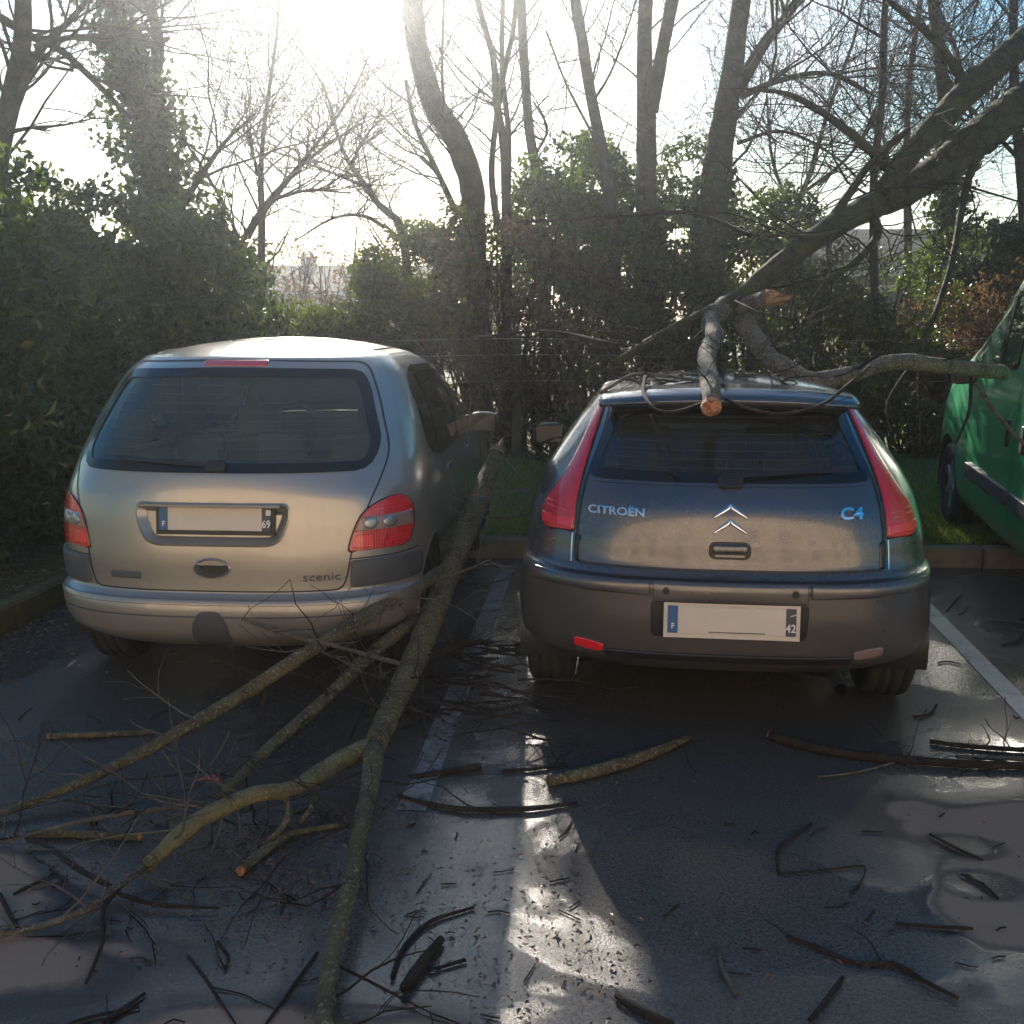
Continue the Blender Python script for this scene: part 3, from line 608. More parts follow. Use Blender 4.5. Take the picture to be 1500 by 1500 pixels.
shrub('hedge_shrub', 'rough hedge with brown leaves behind the front of the green van', [LB(1420, 530, 12.2, 1.0, .9), LB(1540, 520, 12.2, 1.1, 1.0), LB(1450, 620, 11.6, .9, .7)], 30000, .07, M['brownleaf'], 'shrub', laurel, 30, -.2, seed=11)
shrub('ivy_bush', 'ivy mound on top of the hedge above the green van', [LB(1440, 380, 13.6, .8, .5), LB(1510, 390, 13.2, .7, .6), LB(1400, 400, 13.9, .4, .5)], 14000, .08, M['ivy'], 'shrub', laurel, 8, -.15, seed=12)
shrub('hedge_shrub', 'thin low shrub at the foot of the dark hedge by the grass', [LB(880, 640, 11.4, .9, .4), LB(1020, 640, 11.4, .9, .4), LB(1160, 640, 11.4, .9, .4)], 12000, .06, M['hedge'], 'shrub', laurel, 30, -.2, seed=13)
shrub('bare_bush', 'thin leafless bush half hiding the low grey house', [LB(470, 440, 20, 1.6, 1.2), LB(410, 450, 20.5, 1.2, 1.1), LB(560, 440, 20, 1.2, 1.2)], 5000, .09, M['brownleaf'], 'shrub', laurel, 90, -.1, seed=14)
# ---- grass and leaf litter: nobody could count them
def grass():
    r = np.random.default_rng(3); n = 60000; a = r.uniform(-2.4, 6.5, n); b = .16 + r.beta(1.0, 1.6, n) * 3.6
    P = KC + a[:, None] * rv + b[:, None] * fv; z = .11 + .05 * np.clip(b - .6, 0, 3); P[:, 2] = z
    keep = clump(P, 1.6, 2) > -.45; P = P[keep]; n = len(P)
    h = r.uniform(.03, .10, n)[:, None]; ang = r.uniform(0, 2 * math.pi, n); s = np.stack([np.cos(ang), np.sin(ang), np.zeros(n)], 1) * .004
    lean = np.stack([r.normal(size=n) * .5, r.normal(size=n) * .5, np.ones(n)], 1) * h
    V = np.stack([P - s, P + s, P + lean], 1).reshape(-1, 3); o = link('grass', quads_mesh('grass', V, np.arange(3 * n).reshape(-1, 3)), M['grass'])
    tag(o, 'short green grass on the verge behind the kerb', 'grass', None, 'stuff')
grass()
def litter():
    r = np.random.default_rng(5); C = []; SC = []
    for k in range(5200):                      # drift against the left kerb and on the bank
        a = KL - .12 - abs(r.normal()) * .8; b = -r.uniform(.2, 4.5); p = lot(a, b); p[2] = .14 + .10 * min(1.5, max(0, KL - .3 - a)) + r.uniform(0, .02); C.append(p)
    for k in range(1500):
        a = KL + .05 + abs(r.normal()) * .28; b = -r.uniform(.3, 5.2); p = lot(a, b); p[2] = .006 + r.uniform(0, .012); C.append(p)
    for (px, py, sx, sy, n) in ((420, 1290, 60, 35, 420), (480, 1200, 70, 60, 420), (300, 1150, 130, 50, 420), (250, 1300, 160, 70, 260), (690, 1030, 40, 60, 90), (770, 990, 10, 25, 30), (1000, 1200, 150, 60, 60), (330, 1000, 120, 40, 60), (900, 1450, 250, 40, 30), (700, 1400, 150, 100, 260), (800, 1300, 90, 120, 160), (1050, 1300, 200, 110, 160), (680, 1010, 50, 70, 160), (1250, 1250, 200, 120, 26)):
        for k in range(n): p = gz(px + r.normal() * sx, min(1600, py + r.normal() * sy)); p[2] = .005 + r.uniform(0, .006); C.append(p); SC.append(.55)
    SC = np.array([1.0] * (len(C) - len(SC)) + SC)[:, None]; C = np.array(C); n = len(C); ang = r.uniform(0, 6.28, n); d = np.stack([np.cos(ang), np.sin(ang), r.normal(size=n) * .2], 1); s = np.stack([-np.sin(ang), np.cos(ang), r.normal(size=n) * .25], 1)
    L = r.uniform(.006, .022, n)[:, None] * SC; up = np.array([0, 0, .004])
    V = np.stack([C - d * L, C + s * L * .5 + up, C + d * L, C - s * L * .5 + up], 1).reshape(-1, 3); V[:, 2] = np.maximum(V[:, 2], .003)
    o = link('leaf_litter', quads_mesh('leaf_litter', V, np.arange(4 * n).reshape(-1, 4)), M['litter']); tag(o, 'dead leaves and bark crumbs strewn along the kerb and on the asphalt', 'leaf litter', None, 'stuff')
litter()
# ================================================================ vehicles
def pchip(xs, ys):
    xs = np.asarray(xs, float); ys = np.asarray(ys, float); h = np.diff(xs); dl = np.diff(ys) / h; m = np.zeros(len(xs)); m[0] = dl[0]; m[-1] = dl[-1]
    for i in range(1, len(xs) - 1):
        if dl[i - 1] * dl[i] > 0:
            w1 = 2 * h[i] + h[i - 1]; w2 = h[i] + 2 * h[i - 1]; m[i] = (w1 + w2) / (w1 / dl[i - 1] + w2 / dl[i])
    def f(x):
        x = np.clip(np.asarray(x, float), xs[0], xs[-1]); i = np.clip(np.searchsorted(xs, x, 'right') - 1, 0, len(xs) - 2); t = (x - xs[i]) / h[i]
        return (2 * t**3 - 3 * t**2 + 1) * ys[i] + (t**3 - 2 * t**2 + t) * h[i] * m[i] + (-2 * t**3 + 3 * t**2) * ys[i + 1] + (t**3 - t**2) * h[i] * m[i + 1]
    return f
def inside(pt, poly):
    x, y = pt; c = False; n = len(poly); j = n - 1
    for i in range(n):
        xi, yi = poly[i]; xj, yj = poly[j]
        if (yi > y) != (yj > y) and x < (xj - xi) * (y - yi) / (yj - yi) + xi: c = not c
        j = i
    return c
def nearest(pt, poly):
    p = np.array(pt); P = np.asarray(poly); Q = np.roll(P, -1, 0); d = Q - P; t = np.clip(((p - P) * d).sum(1) / ((d * d).sum(1) + 1e-12), 0, 1); C = P + d * t[:, None]
    return C[np.argmin(((C - p)**2).sum(1))]
def rpoly(pts, r, seg=5):                      # polygon with rounded corners
    out_ = []; n = len(pts)
    for i in range(n):
        p0, p1, p2 = (np.array(pts[(i + k - 1) % n], float) for k in range(3)); rr = r[i] if hasattr(r, '__len__') else r
        a = p0 - p1; b = p2 - p1; la, lb = np.linalg.norm(a), np.linalg.norm(b); q = min(rr, .48 * la, .48 * lb)
        A = p1 + a / la * q; B = p1 + b / lb * q
        for t in np.linspace(0, 1, seg): out_.append((1 - t)**2 * A + 2 * t * (1 - t) * p1 + t * t * B)
    return np.array(out_)
def resample(poly, n):
    P = np.vstack([poly, poly[:1]]); s = np.concatenate([[0], np.cumsum(np.linalg.norm(np.diff(P, axis=0), axis=1))]); u = np.linspace(0, s[-1], n, endpoint=False)
    return np.stack([np.interp(u, s, P[:, 0]), np.interp(u, s, P[:, 1])], 1)
def inset(poly, d):
    P = np.asarray(poly); t = np.roll(P, -1, 0) - np.roll(P, 1, 0); t /= np.linalg.norm(t, axis=1)[:, None] + 1e-9; nrm = np.stack([-t[:, 1], t[:, 0]], 1)
    area = .5 * np.sum(P[:, 0] * np.roll(P[:, 1], -1) - np.roll(P[:, 0], -1) * P[:, 1]); return P + nrm * d * (1 if area > 0 else -1)
def mirror(poly): return [(-x, z) for x, z in poly][::-1]
class Car:
    def __init__(s, name, label, cat, loc, yaw, zs, W, Rr, Fr, L, n, dome, Lf=.7, nf=2.6, rx=0):
        s.W, s.R, s.F = pchip(zs, W), pchip(zs, Rr), pchip(zs, Fr); s.L = pchip(zs, L) if hasattr(L, '__len__') else (lambda z: np.zeros_like(np.asarray(z, float)) + L)
        s.n = pchip(zs, n) if hasattr(n, '__len__') else (lambda z: np.zeros_like(np.asarray(z, float)) + n)
        s.Lf, s.nf, s.dome, s.z0, s.z1 = Lf, nf, dome, zs[0], zs[-1]
        s.root = empty(name, loc, -yaw, rx); tag(s.root, label, cat)
        s.holes = []; s.groups = []
    # surface maps (local: x right, y forward, z up)
    def rear(s, x, z):
        w, n = s.W(z), s.n(z); q = np.clip(np.abs(x) / w, 0, .9995); return s.R(z) + s.L(z) * (1 - (1 - q**n)**(1 / n))
    def front(s, x, z):
        w = s.W(z); q = np.clip(np.abs(x) / w, 0, .9995); return s.F(z) - s.Lf * (1 - (1 - q**s.nf)**(1 / s.nf))
    def side(s, y, z):
        w, n, l = s.W(z), s.n(z), s.L(z); q = np.clip((s.R(z) + l - y) / l, 0, .9995); qf = np.clip((y - (s.F(z) - s.Lf)) / s.Lf, 0, .9995)
        return w * (1 - q**n)**(1 / n) * (1 - qf**s.nf)**(1 / s.nf)
    def mp(s, kind, u, z, off=0.0):
        u = np.asarray(u, float); z = np.asarray(z, float); e = .006
        if kind in ('rear', 'front'):
            f = s.rear if kind == 'rear' else s.front; y = f(u, z); gx = (f(u + e, z) - f(u - e, z)) / (2 * e); g_z = (f(u, z + e) - f(u, z - e)) / (2 * e); sg = -1 if kind == 'rear' else 1
            nn = np.stack([-gx, np.ones_like(y), -g_z], -1) * sg; P = np.stack([u, y, z], -1)
        else:
            sg = 1 if kind == 'right' else -1; x = s.side(u, z); gy = (s.side(u + e, z) - s.side(u - e, z)) / (2 * e); g_z = (s.side(u, z + e) - s.side(u, z - e)) / (2 * e)
            nn = np.stack([np.ones_like(x) * sg, -gy, -g_z], -1); P = np.stack([x * sg, u, z], -1)
        nn /= np.linalg.norm(nn, axis=-1)[..., None]; return P + nn * np.asarray(off)[..., None]
    def ring(s, z, nq=38, ns=56):
        W, Rr, Fr, L, n = (float(f(z)) for f in (s.W, s.R, s.F, s.L, s.n)); t = np.linspace(0, math.pi / 2, nq)
        xr = W * np.sin(t); yr = Rr + L * (1 - np.maximum(0, 1 - np.sin(t)**n)**(1 / n)); ys = np.linspace(Rr + L, Fr - s.Lf, ns)[1:-1]; t2 = t[::-1]
        xf = W * np.sin(t2); yf = Fr - s.Lf * (1 - np.maximum(0, 1 - np.sin(t2)**s.nf)**(1 / s.nf))
        x = np.concatenate([xr, np.full(len(ys), W), xf]); y = np.concatenate([yr, ys, yf])
        return np.concatenate([x, -x[-2:0:-1]]), np.concatenate([y, y[-2:0:-1]])
    def hole(s, kind, poly): s.holes.append((kind, np.asarray(poly)))
    def build(s, paintm, classify, nz=86, lining=.95):
        zz = np.linspace(s.z0, s.z1, nz); V = []; 
        for z in zz: x, y = s.ring(z); V.append(np.stack([x, y, np.full(len(x), z)], 1))
        x, y = s.ring(s.z1); ym = .5 * (y.min() + y.max()); k = len(x)
        for q in (.04, .09, .16, .25, .36, .5, .65, .8, .93): V.append(np.stack([x * (1 - q), ym + (y - ym) * (1 - q), np.full(k, s.z1 + s.dome * (1 - (1 - q)**2))], 1))
        nr = len(V); V = np.vstack(V); Fc = []
        for i in range(nr - 1):
            for j in range(k): j2 = (j + 1) % k; Fc.append((i * k + j, i * k + j2, (i + 1) * k + j2, (i + 1) * k + j))
        Fc = np.array(Fc); cc = V[Fc].mean(1); nm = np.cross(V[Fc[:, 1]] - V[Fc[:, 0]], V[Fc[:, 3]] - V[Fc[:, 0]]); nm /= np.linalg.norm(nm, axis=1)[:, None] + 1e-12
        nb = len(Fc); dead = np.zeros(nb, bool)
        for kind, poly in s.holes:
            if kind == 'rear': ok = nm[:, 1] < -.12; uv = cc[:, [0, 2]]
            elif kind == 'front': ok = nm[:, 1] > .12; uv = cc[:, [0, 2]]
            else: sg = 1 if kind == 'right' else -1; ok = nm[:, 0] * sg > .35; uv = cc[:, [1, 2]]
            ok &= (uv[:, 0] > poly[:, 0].min()) & (uv[:, 0] < poly[:, 0].max()) & (uv[:, 1] > poly[:, 1].min()) & (uv[:, 1] < poly[:, 1].max()) & (cc[:, 2] <= s.z1)
            hit = np.array([i for i in np.nonzero(ok)[0] if inside(uv[i], poly)], int); dead[hit] = True
            kill = set(Fc[hit].ravel().tolist()); alive = set(Fc[~dead].ravel().tolist())
            for v in kill & alive:
                u0 = V[v, 0] if kind in ('rear', 'front') else V[v, 1]; q = nearest((u0, V[v, 2]), poly); V[v] = s.mp(kind, q[0], q[1])
        parts = {}
        for i in range(nb):
            if not dead[i]: parts.setdefault(classify(cc[i]), []).append(Fc[i])
        pal = {'bumper': getattr(s, 'bumperm', paintm)}
        for nme, fl in parts.items():
            fl = np.array(fl); us, inv = np.unique(fl, return_inverse=True); me = quads_mesh(nme, V[us], inv.reshape(fl.shape), True)
            link(nme, me, pal.get(nme, paintm), s.root)
        # roof cap, floor pan, headlining
        top = V[-k:]; me = mesh('roof_cap', np.vstack([top, [[0, ym, s.z1 + s.dome]]]), [(j, (j + 1) % k, k) for j in range(k)]); link('roof_cap', me, paintm, s.root)
        bot = V[:k] + np.array([0, 0, .004]); me = mesh('floor_pan', bot, [tuple(range(k))[::-1]], False); link('floor_pan', me, M['black'], s.root)
        ok = (~dead) & (cc[:, 2] > lining); vn = np.zeros_like(V)
        for c_ in range(4): np.add.at(vn, Fc[:, c_], nm)
        vn /= np.linalg.norm(vn, axis=1)[:, None] + 1e-9; fl = Fc[ok][:, ::-1]; us, inv = np.unique(fl, return_inverse=True)
        link('headlining', quads_mesh('headlining', (V - vn * .03)[us], inv.reshape(fl.shape), True), M['lining'], s.root)
    def panel(s, name, kind, poly, m, off=.004, th=.012, nr=14, nc=14, parent=None, bulge=0.0):
        P = np.asarray(poly); z0, z1 = P[:, 1].min(), P[:, 1].max(); t = (1 - np.cos(np.linspace(0, math.pi, nr))) / 2; zz = z0 + (z1 - z0) * (.0015 + .997 * t); U = []
        for z in zz:
            xs = []
            for i in range(len(P)):
                a, b = P[i], P[(i + 1) % len(P)]
                if (a[1] > z) != (b[1] > z): xs.append(a[0] + (b[0] - a[0]) * (z - a[1]) / (b[1] - a[1]))
            U.append(min(xs) + (max(xs) - min(xs)) * (1 - np.cos(np.linspace(0, math.pi, nc))) / 2)
        U = np.array(U); Z = np.repeat(zz[:, None], nc, 1); o_ = off + bulge * np.sin(np.linspace(0, math.pi, nr))[:, None] * np.sin(np.linspace(0, math.pi, nc))[None, :]
        A = s.mp(kind, U, Z, o_ + 0 * U).reshape(-1, 3); idx = lambda i, j: i * nc + j
        rim = [idx(0, j) for j in range(nc)] + [idx(i, nc - 1) for i in range(1, nr)] + [idx(nr - 1, j) for j in range(nc - 2, -1, -1)] + [idx(i, 0) for i in range(nr - 2, 0, -1)]
        B = s.mp(kind, U, Z, off - th + 0 * U).reshape(-1, 3)[rim]; Fc = [(idx(i, j), idx(i, j + 1), idx(i + 1, j + 1), idx(i + 1, j)) for i in range(nr - 1) for j in range(nc - 1)]
        b0 = len(A); k = len(rim); Fc += [(rim[q], b0 + q, b0 + (q + 1) % k, rim[(q + 1) % k]) for q in range(k)]
        if kind in ('left', 'front'): Fc = [f[::-1] for f in Fc]
        me = mesh(name, np.vstack([A, B]), Fc); 
        o = link(name, me, m, parent or s.root); return o
    def strip(s, name, kind, pa, pb, m, oa=.003, ob=.003, closed=True, parent=None, n=None):
        if n: pa, pb = resample(pa, n), resample(pb, n)
        A = s.mp(kind, pa[:, 0], pa[:, 1], oa + 0 * pa[:, 0]); B = s.mp(kind, pb[:, 0], pb[:, 1], ob + 0 * pa[:, 0]); k = len(A)
        Fc = [(i, (i + 1) % k, k + (i + 1) % k, k + i) for i in range(k if closed else k - 1)]
        return link(name, mesh(name, np.vstack([A, B]), Fc), m, parent or s.root)
    def seam(s, kind, pts, w=.006, off=.002, m=None, name='shut_line', parent=None):   # an open groove line
        PR = smooth_path(np.hstack([np.asarray(pts, float), np.zeros((len(pts), 1))]), .02)[:, :2]; t = np.gradient(PR, axis=0); t /= np.linalg.norm(t, axis=1)[:, None] + 1e-9
        nn = np.stack([-t[:, 1], t[:, 0]], 1) * w / 2; return s.strip(name, kind, PR - nn, PR + nn, m or M['black'], off, off, False, parent)
    def window(s, name, kind, poly, m, frit=.03, parent=None):
        P = resample(np.asarray(poly), 96); s.hole(kind, P); g = s.panel(name, kind, P, m, .0, .004, 18, 22, parent)
        s.strip('window_seal', kind, inset(P, -.006), inset(P, frit), M['frit'], .004, .005, True, g); return g
    def text(s, name, txt, size, x, z, m, kind='rear', parent=None, depth=.006, off=.003, wide=1.0, bold=.0):
        cu = bpy.data.curves.new(name, 'FONT'); cu.body = txt; cu.size = size; cu.align_x = 'CENTER'; cu.align_y = 'CENTER'; cu.extrude = depth / 2; cu.offset = bold; cu.resolution_u = 3
        to = bpy.data.objects.new(name, cu); COL.objects.link(to); dg = bpy.context.evaluated_depsgraph_get(); me = bpy.data.meshes.new_from_object(to.evaluated_get(dg)); bpy.data.objects.remove(to)
        co = np.array([v.co for v in me.vertices]); U = x + co[:, 0] * wide; Z = z + co[:, 1]; P = s.mp(kind, U, Z, off + depth / 2 + co[:, 2])
        me.vertices.foreach_set('co', P.ravel()); me.update(); me.materials.clear(); me.name = name
        return link(name, me, m, parent or s.root)
    def wheel(s, x, y, r, w, side, m=None):
        def lathe(prof, seg=40):
            V = []; Fc = []; k = len(prof)
            for i in range(seg):
                a = 2 * math.pi * i / seg
                for (px, pr) in prof: V.append((px, pr * math.cos(a), pr * math.sin(a)))
            for i in range(seg):
                for j in range(k - 1): i2 = (i + 1) % seg; Fc.append((i * k + j, i * k + j + 1, i2 * k + j + 1, i2 * k + j))
            return V, Fc
        h = w / 2; wh = empty('wheel', (x, y, r)); wh.parent = s.root; pr = [(-h * .72, r * .64), (-h, r * .74), (-h, r * .9), (-h * .86, r * .975)]
        grooves = []
        for g in (-.5, 0, .5): grooves += [((g - .09) * h, r), ((g - .07) * h, r - .008), ((g + .07) * h, r - .008), ((g + .09) * h, r)]
        pr += grooves + [(h * .86, r * .975), (h, r * .9), (h, r * .74), (h * .72, r * .64)]; V, Fc = lathe(pr); link('tyre', mesh('tyre', V, Fc), M['tyre'], wh)
        sg = side; V, Fc = lathe([(-h * .72 * sg, r * .65), (h * .5 * sg, r * .62), (h * .62 * sg, r * .66), (h * .78 * sg, r * .66), (h * .74 * sg, r * .60), (h * .2 * sg, r * .57), (h * .15 * sg, .02)]); rm = link('rim', mesh('rim', V, Fc), M['black'], wh)
        for q in range(6):
            a = q * math.pi / 3; b = MB().box((h * .55 * sg, 0, r * .36), (.018, .035, r * .27), .01); Vq = np.array(b.V) @ rotm('X', a).T; link('spoke', mesh('spoke', Vq, b.F, False), m or M['rim'], rm)
        V, Fc = lathe([(h * .8 * sg, .005), (h * .8 * sg, .05), (h * .5 * sg, .07)], 20); link('hub_cap', mesh('hub_cap', V, Fc), m or M['rim'], rm); return wh
    def arch(s, y, zc, r, x, side):
        k = 'right' if side > 0 else 'left'; a = np.linspace(0, 2 * math.pi, 48, endpoint=False); c = np.stack([y + r * np.cos(a), zc + r * np.sin(a)], 1); c[:, 1] = np.maximum(c[:, 1], s.z0 + .001)
        s.hole(k, c); a2 = np.linspace(-.25, math.pi + .25, 30); arc = np.stack([y + r * np.cos(a2), zc + r * np.sin(a2)], 1); arc = arc[arc[:, 1] > s.z0 + .004]; arc2 = (arc - [y, zc]) * 1.07 + [y, zc]; arc2[:, 1] = np.maximum(arc2[:, 1], s.z0 + .003)
        s.strip('arch_lip', k, arc, arc2, M['black'] if getattr(s, 'darklip', False) else s.lipm, .008, .003, False)
        V = []; Fc = []; n_ = len(a2)
        for xi in (side * (x + .01), side * (x - .34)):
            for t in a2: V.append((xi, y + (r + .004) * math.cos(t), zc + (r + .004) * math.sin(t)))
        Fc = [(i, i + 1, n_ + i + 1, n_ + i) for i in range(n_ - 1)] + [tuple(range(n_, 2 * n_))]
        link('wheel_well', mesh('wheel_well', V, Fc), M['black'], s.root)
    def mirror_(s, side, y, z, x, m):
        b = MB(); k = 12
        V = []; Fc = []
        for i, (q, sc) in enumerate(((-.085, .0), (-.08, .7), (-.04, .97), (.02, .95), (.07, .7), (.10, .3))):
            for j in range(k):
                a = 2 * math.pi * j / k; V.append((side * (x + .10 + .105 * sc * np.sign(math.cos(a)) * abs(math.cos(a))**.7), y + q, z + .07 * sc * np.sign(math.sin(a)) * abs(math.sin(a))**.7))
        for i in range(5):
            for j in range(k): Fc.append((i * k + j, i * k + (j + 1) % k, (i + 1) * k + (j + 1) % k, (i + 1) * k + j))
        o = link('door_mirror', mesh('door_mirror', V, Fc), m, s.root); MB().box((side * (x - .02), y + .02, z - .04), (.06, .03, .02), .008).build('mirror_arm', M['black'], o)
        e = MB().box((side * (x + .10), y - .083, z), (.085, .006, .055), .004).build('mirror_glass', M['mirror'], o)
    def interior(s, shelf_y, shelf_z, shelf_w, rows, roof_z, wheel_side=-1, dash_y=2.7, floor=.5):
        I = s.root
        sh = MB().box((0, shelf_y, shelf_z), (shelf_w, .22, .015), .01).build('parcel_shelf', M['int'], I)
        MB().box((0, (shelf_y + dash_y) / 2, floor), (shelf_w, (dash_y - shelf_y) / 2 + .2, .03), .01).build('cabin_floor', M['int'], I)
        for (y, xs, zt) in rows:
            for x in xs:
                b = MB().box((x, y, (zt + floor) / 2 + .02), (.23, .07, (zt - floor) / 2), .05, rotm('X', R(-8))); se = b.build('seat', M['int'], I)
                MB().box((x, y + .27, floor + .22), (.23, .24, .07), .04).build('seat_cushion', M['int'], se)
                h = MB().box((x, y - .05, zt + .13), (.13, .045, .085), .035).build('headrest', M['int'], se)
                MB().box((x - .05, y - .045, zt + .04), (.007, .007, .06)).build('headrest_post', M['black'], h); MB().box((x + .05, y - .045, zt + .04), (.007, .007, .06)).build('headrest_post', M['black'], h)
        MB().box((0, dash_y, shelf_z - .06), (shelf_w + .04, .22, .12), .05).build('dashboard', M['int'], I)
        a = np.linspace(0, 2 * math.pi, 25)[:-1]; c = np.array([wheel_side * .36, dash_y - .38, shelf_z - .02]); P = np.stack([np.cos(a) * .185, np.sin(a) * .05, np.sin(a) * .178], 1) + c
        V, Q = tube_arrays(np.vstack([P, P[:1]]), np.full(25, .014), 6); sw = link('steering_wheel', quads_mesh('steering_wheel', V, Q, True), M['int'], I)
        MB().box(c, (.17, .015, .03), .01).build('steering_spoke', M['int'], sw)
        MB().box((0, dash_y - .35, roof_z - .06), (.12, .02, .035), .012).build('interior_mirror', M['black'], I)
def number_plate(c, x, z, y, w, h, dept, frame, tilt=0, recess=False, curved=False):
    p = empty('number_plate', (x, y, z)); p.parent = c.root; p.rotation_euler = (tilt, 0, 0)
    bx = lambda nme, cx, cz, hx, hz, y0, th, m, par=p: MB().box((cx, y0, cz), (hx, th, hz), .0015).build(nme, m, par)
    bx('plate_holder', 0, -.004, w / 2 + .016, h / 2 + .016, .006, .006, frame); pl = bx('plate_blank', 0, 0, w / 2 - .04, h / 2, -.0035, .003, M['plate'])
    bl = bx('blue_band', -w / 2 + .0205, 0, .0200, h / 2, -.0030, .003, M['plateblue']); rb = bx('department_band', w / 2 - .0205, 0, .0200, h / 2, -.0030, .003, M['platedark'])
    def tx(t_, sz, cx, cz, m, par):
        cu = bpy.data.curves.new('plate_text', 'FONT'); cu.body = t_; cu.size = sz; cu.align_x = 'CENTER'; cu.align_y = 'CENTER'; cu.extrude = .0006; cu.offset = .0008; cu.resolution_u = 3
        to = bpy.data.objects.new('t', cu); COL.objects.link(to); me = bpy.data.meshes.new_from_object(to.evaluated_get(bpy.context.evaluated_depsgraph_get())); bpy.data.objects.remove(to)
        co = np.array([v.co for v in me.vertices]); me.vertices.foreach_set('co', np.stack([cx + co[:, 0] * .85, -.0068 - co[:, 2], cz + co[:, 1]], 1).astype(np.float32).ravel()); me.update(); me.materials.clear(); link('plate_text', me, m, par)
    tx('F', .032, -w / 2 + .0205, -h * .25, M['white'], bl); tx(dept, .046, w / 2 - .0205, -h * .22, M['white'], rb)
    return p, bl, rb, bx

# ---------------------------------------------------------------- silver people carrier
zs = [.27, .31, .36, .45, .505, .525, .66, .80, .93, 1.04, 1.20, 1.36, 1.48, 1.535]
sc = Car('people_carrier', 'silver people carrier with dusty tailgate and tinted rear window parked by the kerb', 'car', (-1.315, 4.44, 0), R(4.5), zs,
    W=[.74, .79, .83, .85, .852, .852, .862, .862, .852, .835, .80, .745, .675, .61],
    Rr=[.13, .06, .015, .0, .012, .055, .060, .075, .095, .125, .225, .345, .45, .54],
    Fr=[3.95, 4.08, 4.15, 4.17, 4.17, 4.17, 4.14, 4.05, 3.78, 3.40, 2.98, 2.62, 2.35, 2.15], L=[.62] * 9 + [.66, .68, .68, .62, .55], n=[2.9] * 5 + [2.75] * 3 + [2.7, 2.6, 2.5, 2.45, 2.4, 2.4], dome=.085)
sc.lipm = M['silver']
swin = rpoly([(-.655, 1.055), (.655, 1.055), (.685, 1.16), (.60, 1.40), (.555, 1.472), (0, 1.488), (-.555, 1.472), (-.60, 1.40), (-.685, 1.16)], [.09, .09, .12, .15, .08, .5, .08, .15, .12])
rw_ = sc.window('rear_window', 'rear', swin, M['rearglass'], .034)
for k in range(9): z_ = 1.11 + k * .038; w_ = .58 - .10 * max(0, (z_ - 1.2)) / .25; sc.seam('rear', [(-w_, z_), (0, z_), (w_, z_)], .0016, .0012, M['trim'], 'heater_wire', rw_)
for k_, sd_ in (('right', 1), ('left', -1)):
    wins = rpoly([(.86, 1.09), (1.12, 1.02), (2.75, 1.00), (2.95, 1.03), (2.32, 1.45), (1.15, 1.47), (.93, 1.40)], [.12, .1, .05, .05, .12, .12, .12])
    g_ = sc.window('side_window', k_, wins, M['glassdark'], .03)
    for y_ in (1.22, 2.02): sc.seam(k_, [(y_, 1.01), (y_ + .03, 1.25), (y_ + .02, 1.475)], .075, .007, M['frit'], 'window_pillar', g_)
    for y_, yb in ((1.2, 1.24), (2.04, 2.06)): sc.seam(k_, [(y_ + (.16 if y_ < 1.5 else 0), .36), (y_ + (.12 if y_ < 1.5 else 0), .62), (y_, .8), (yb, 1.0)], .007)
    sc.seam(k_, [(3.0, .36), (3.02, .7), (3.0, 1.0)], .007); sc.seam(k_, [(.95, .60), (2.0, .585), (3.2, .585)], .05, .008, M['trim'], 'door_moulding')
    for y_ in (1.36, 2.2): sc.panel('door_handle', k_, rpoly([(y_, .89), (y_ + .2, .89), (y_ + .2, .93), (y_, .93)], .015), M['trim'], .012, .02, 6, 8)
    sc.arch(.80, .31, .355, .84, sd_); sc.arch(3.37, .31, .355, .84, sd_)
    sc.wheel(sd_ * .735, .80, .31, .195, sd_); sc.wheel(sd_ * .735, 3.37, .31, .195, sd_)
    sc.mirror_(sd_, 2.75, 1.04, .81, M['black'])
sc.hole('front', rpoly([(-.70, 1.06), (.70, 1.06), (.56, 1.48), (-.56, 1.48)], .06)); sc.panel('windscreen', 'front', rpoly([(-.71, 1.05), (.71, 1.05), (.57, 1.485), (-.57, 1.485)], .06), M['screen'], .002, .006, 12, 16)
rec = rpoly([(-.335, .915), (.335, .915), (.34, .86), (.30, .765), (.255, .745), (-.255, .745), (-.30, .765), (-.34, .86)], [.012, .02, .05, .05, .04, .04, .05, .05]); rec = resample(rec, 80)
sc.hole('rear', rec)
oval = np.array([(.078 * math.cos(a), .640 + .040 * math.sin(a)) for a in np.linspace(0, 2 * math.pi, 40, endpoint=False)]); sc.hole('rear', oval)
stg = rpoly([(-.56, .535), (.56, .535), (.585, .60), (.60, .70), (.655, .87), (.705, 1.0), (.73, 1.12), (.65, 1.36), (.575, 1.515), (0, 1.53), (-.575, 1.515), (-.65, 1.36), (-.73, 1.12), (-.705, 1.0), (-.655, .87), (-.60, .70), (-.585, .60)], [.05, .05] + [.06] * 13 + [.06, .06])
sc.build(M['silver'], lambda c: 'bumper' if c[2] < .515 and c[1] < .44 else ('tailgate' if c[1] < .9 and inside((c[0], c[2]), stg) and c[2] < 1.52 else 'body'))
sc.strip('shut_line', 'rear', resample(stg, 160), resample(inset(stg, .007), 160), M['black'], .0016, .0016)
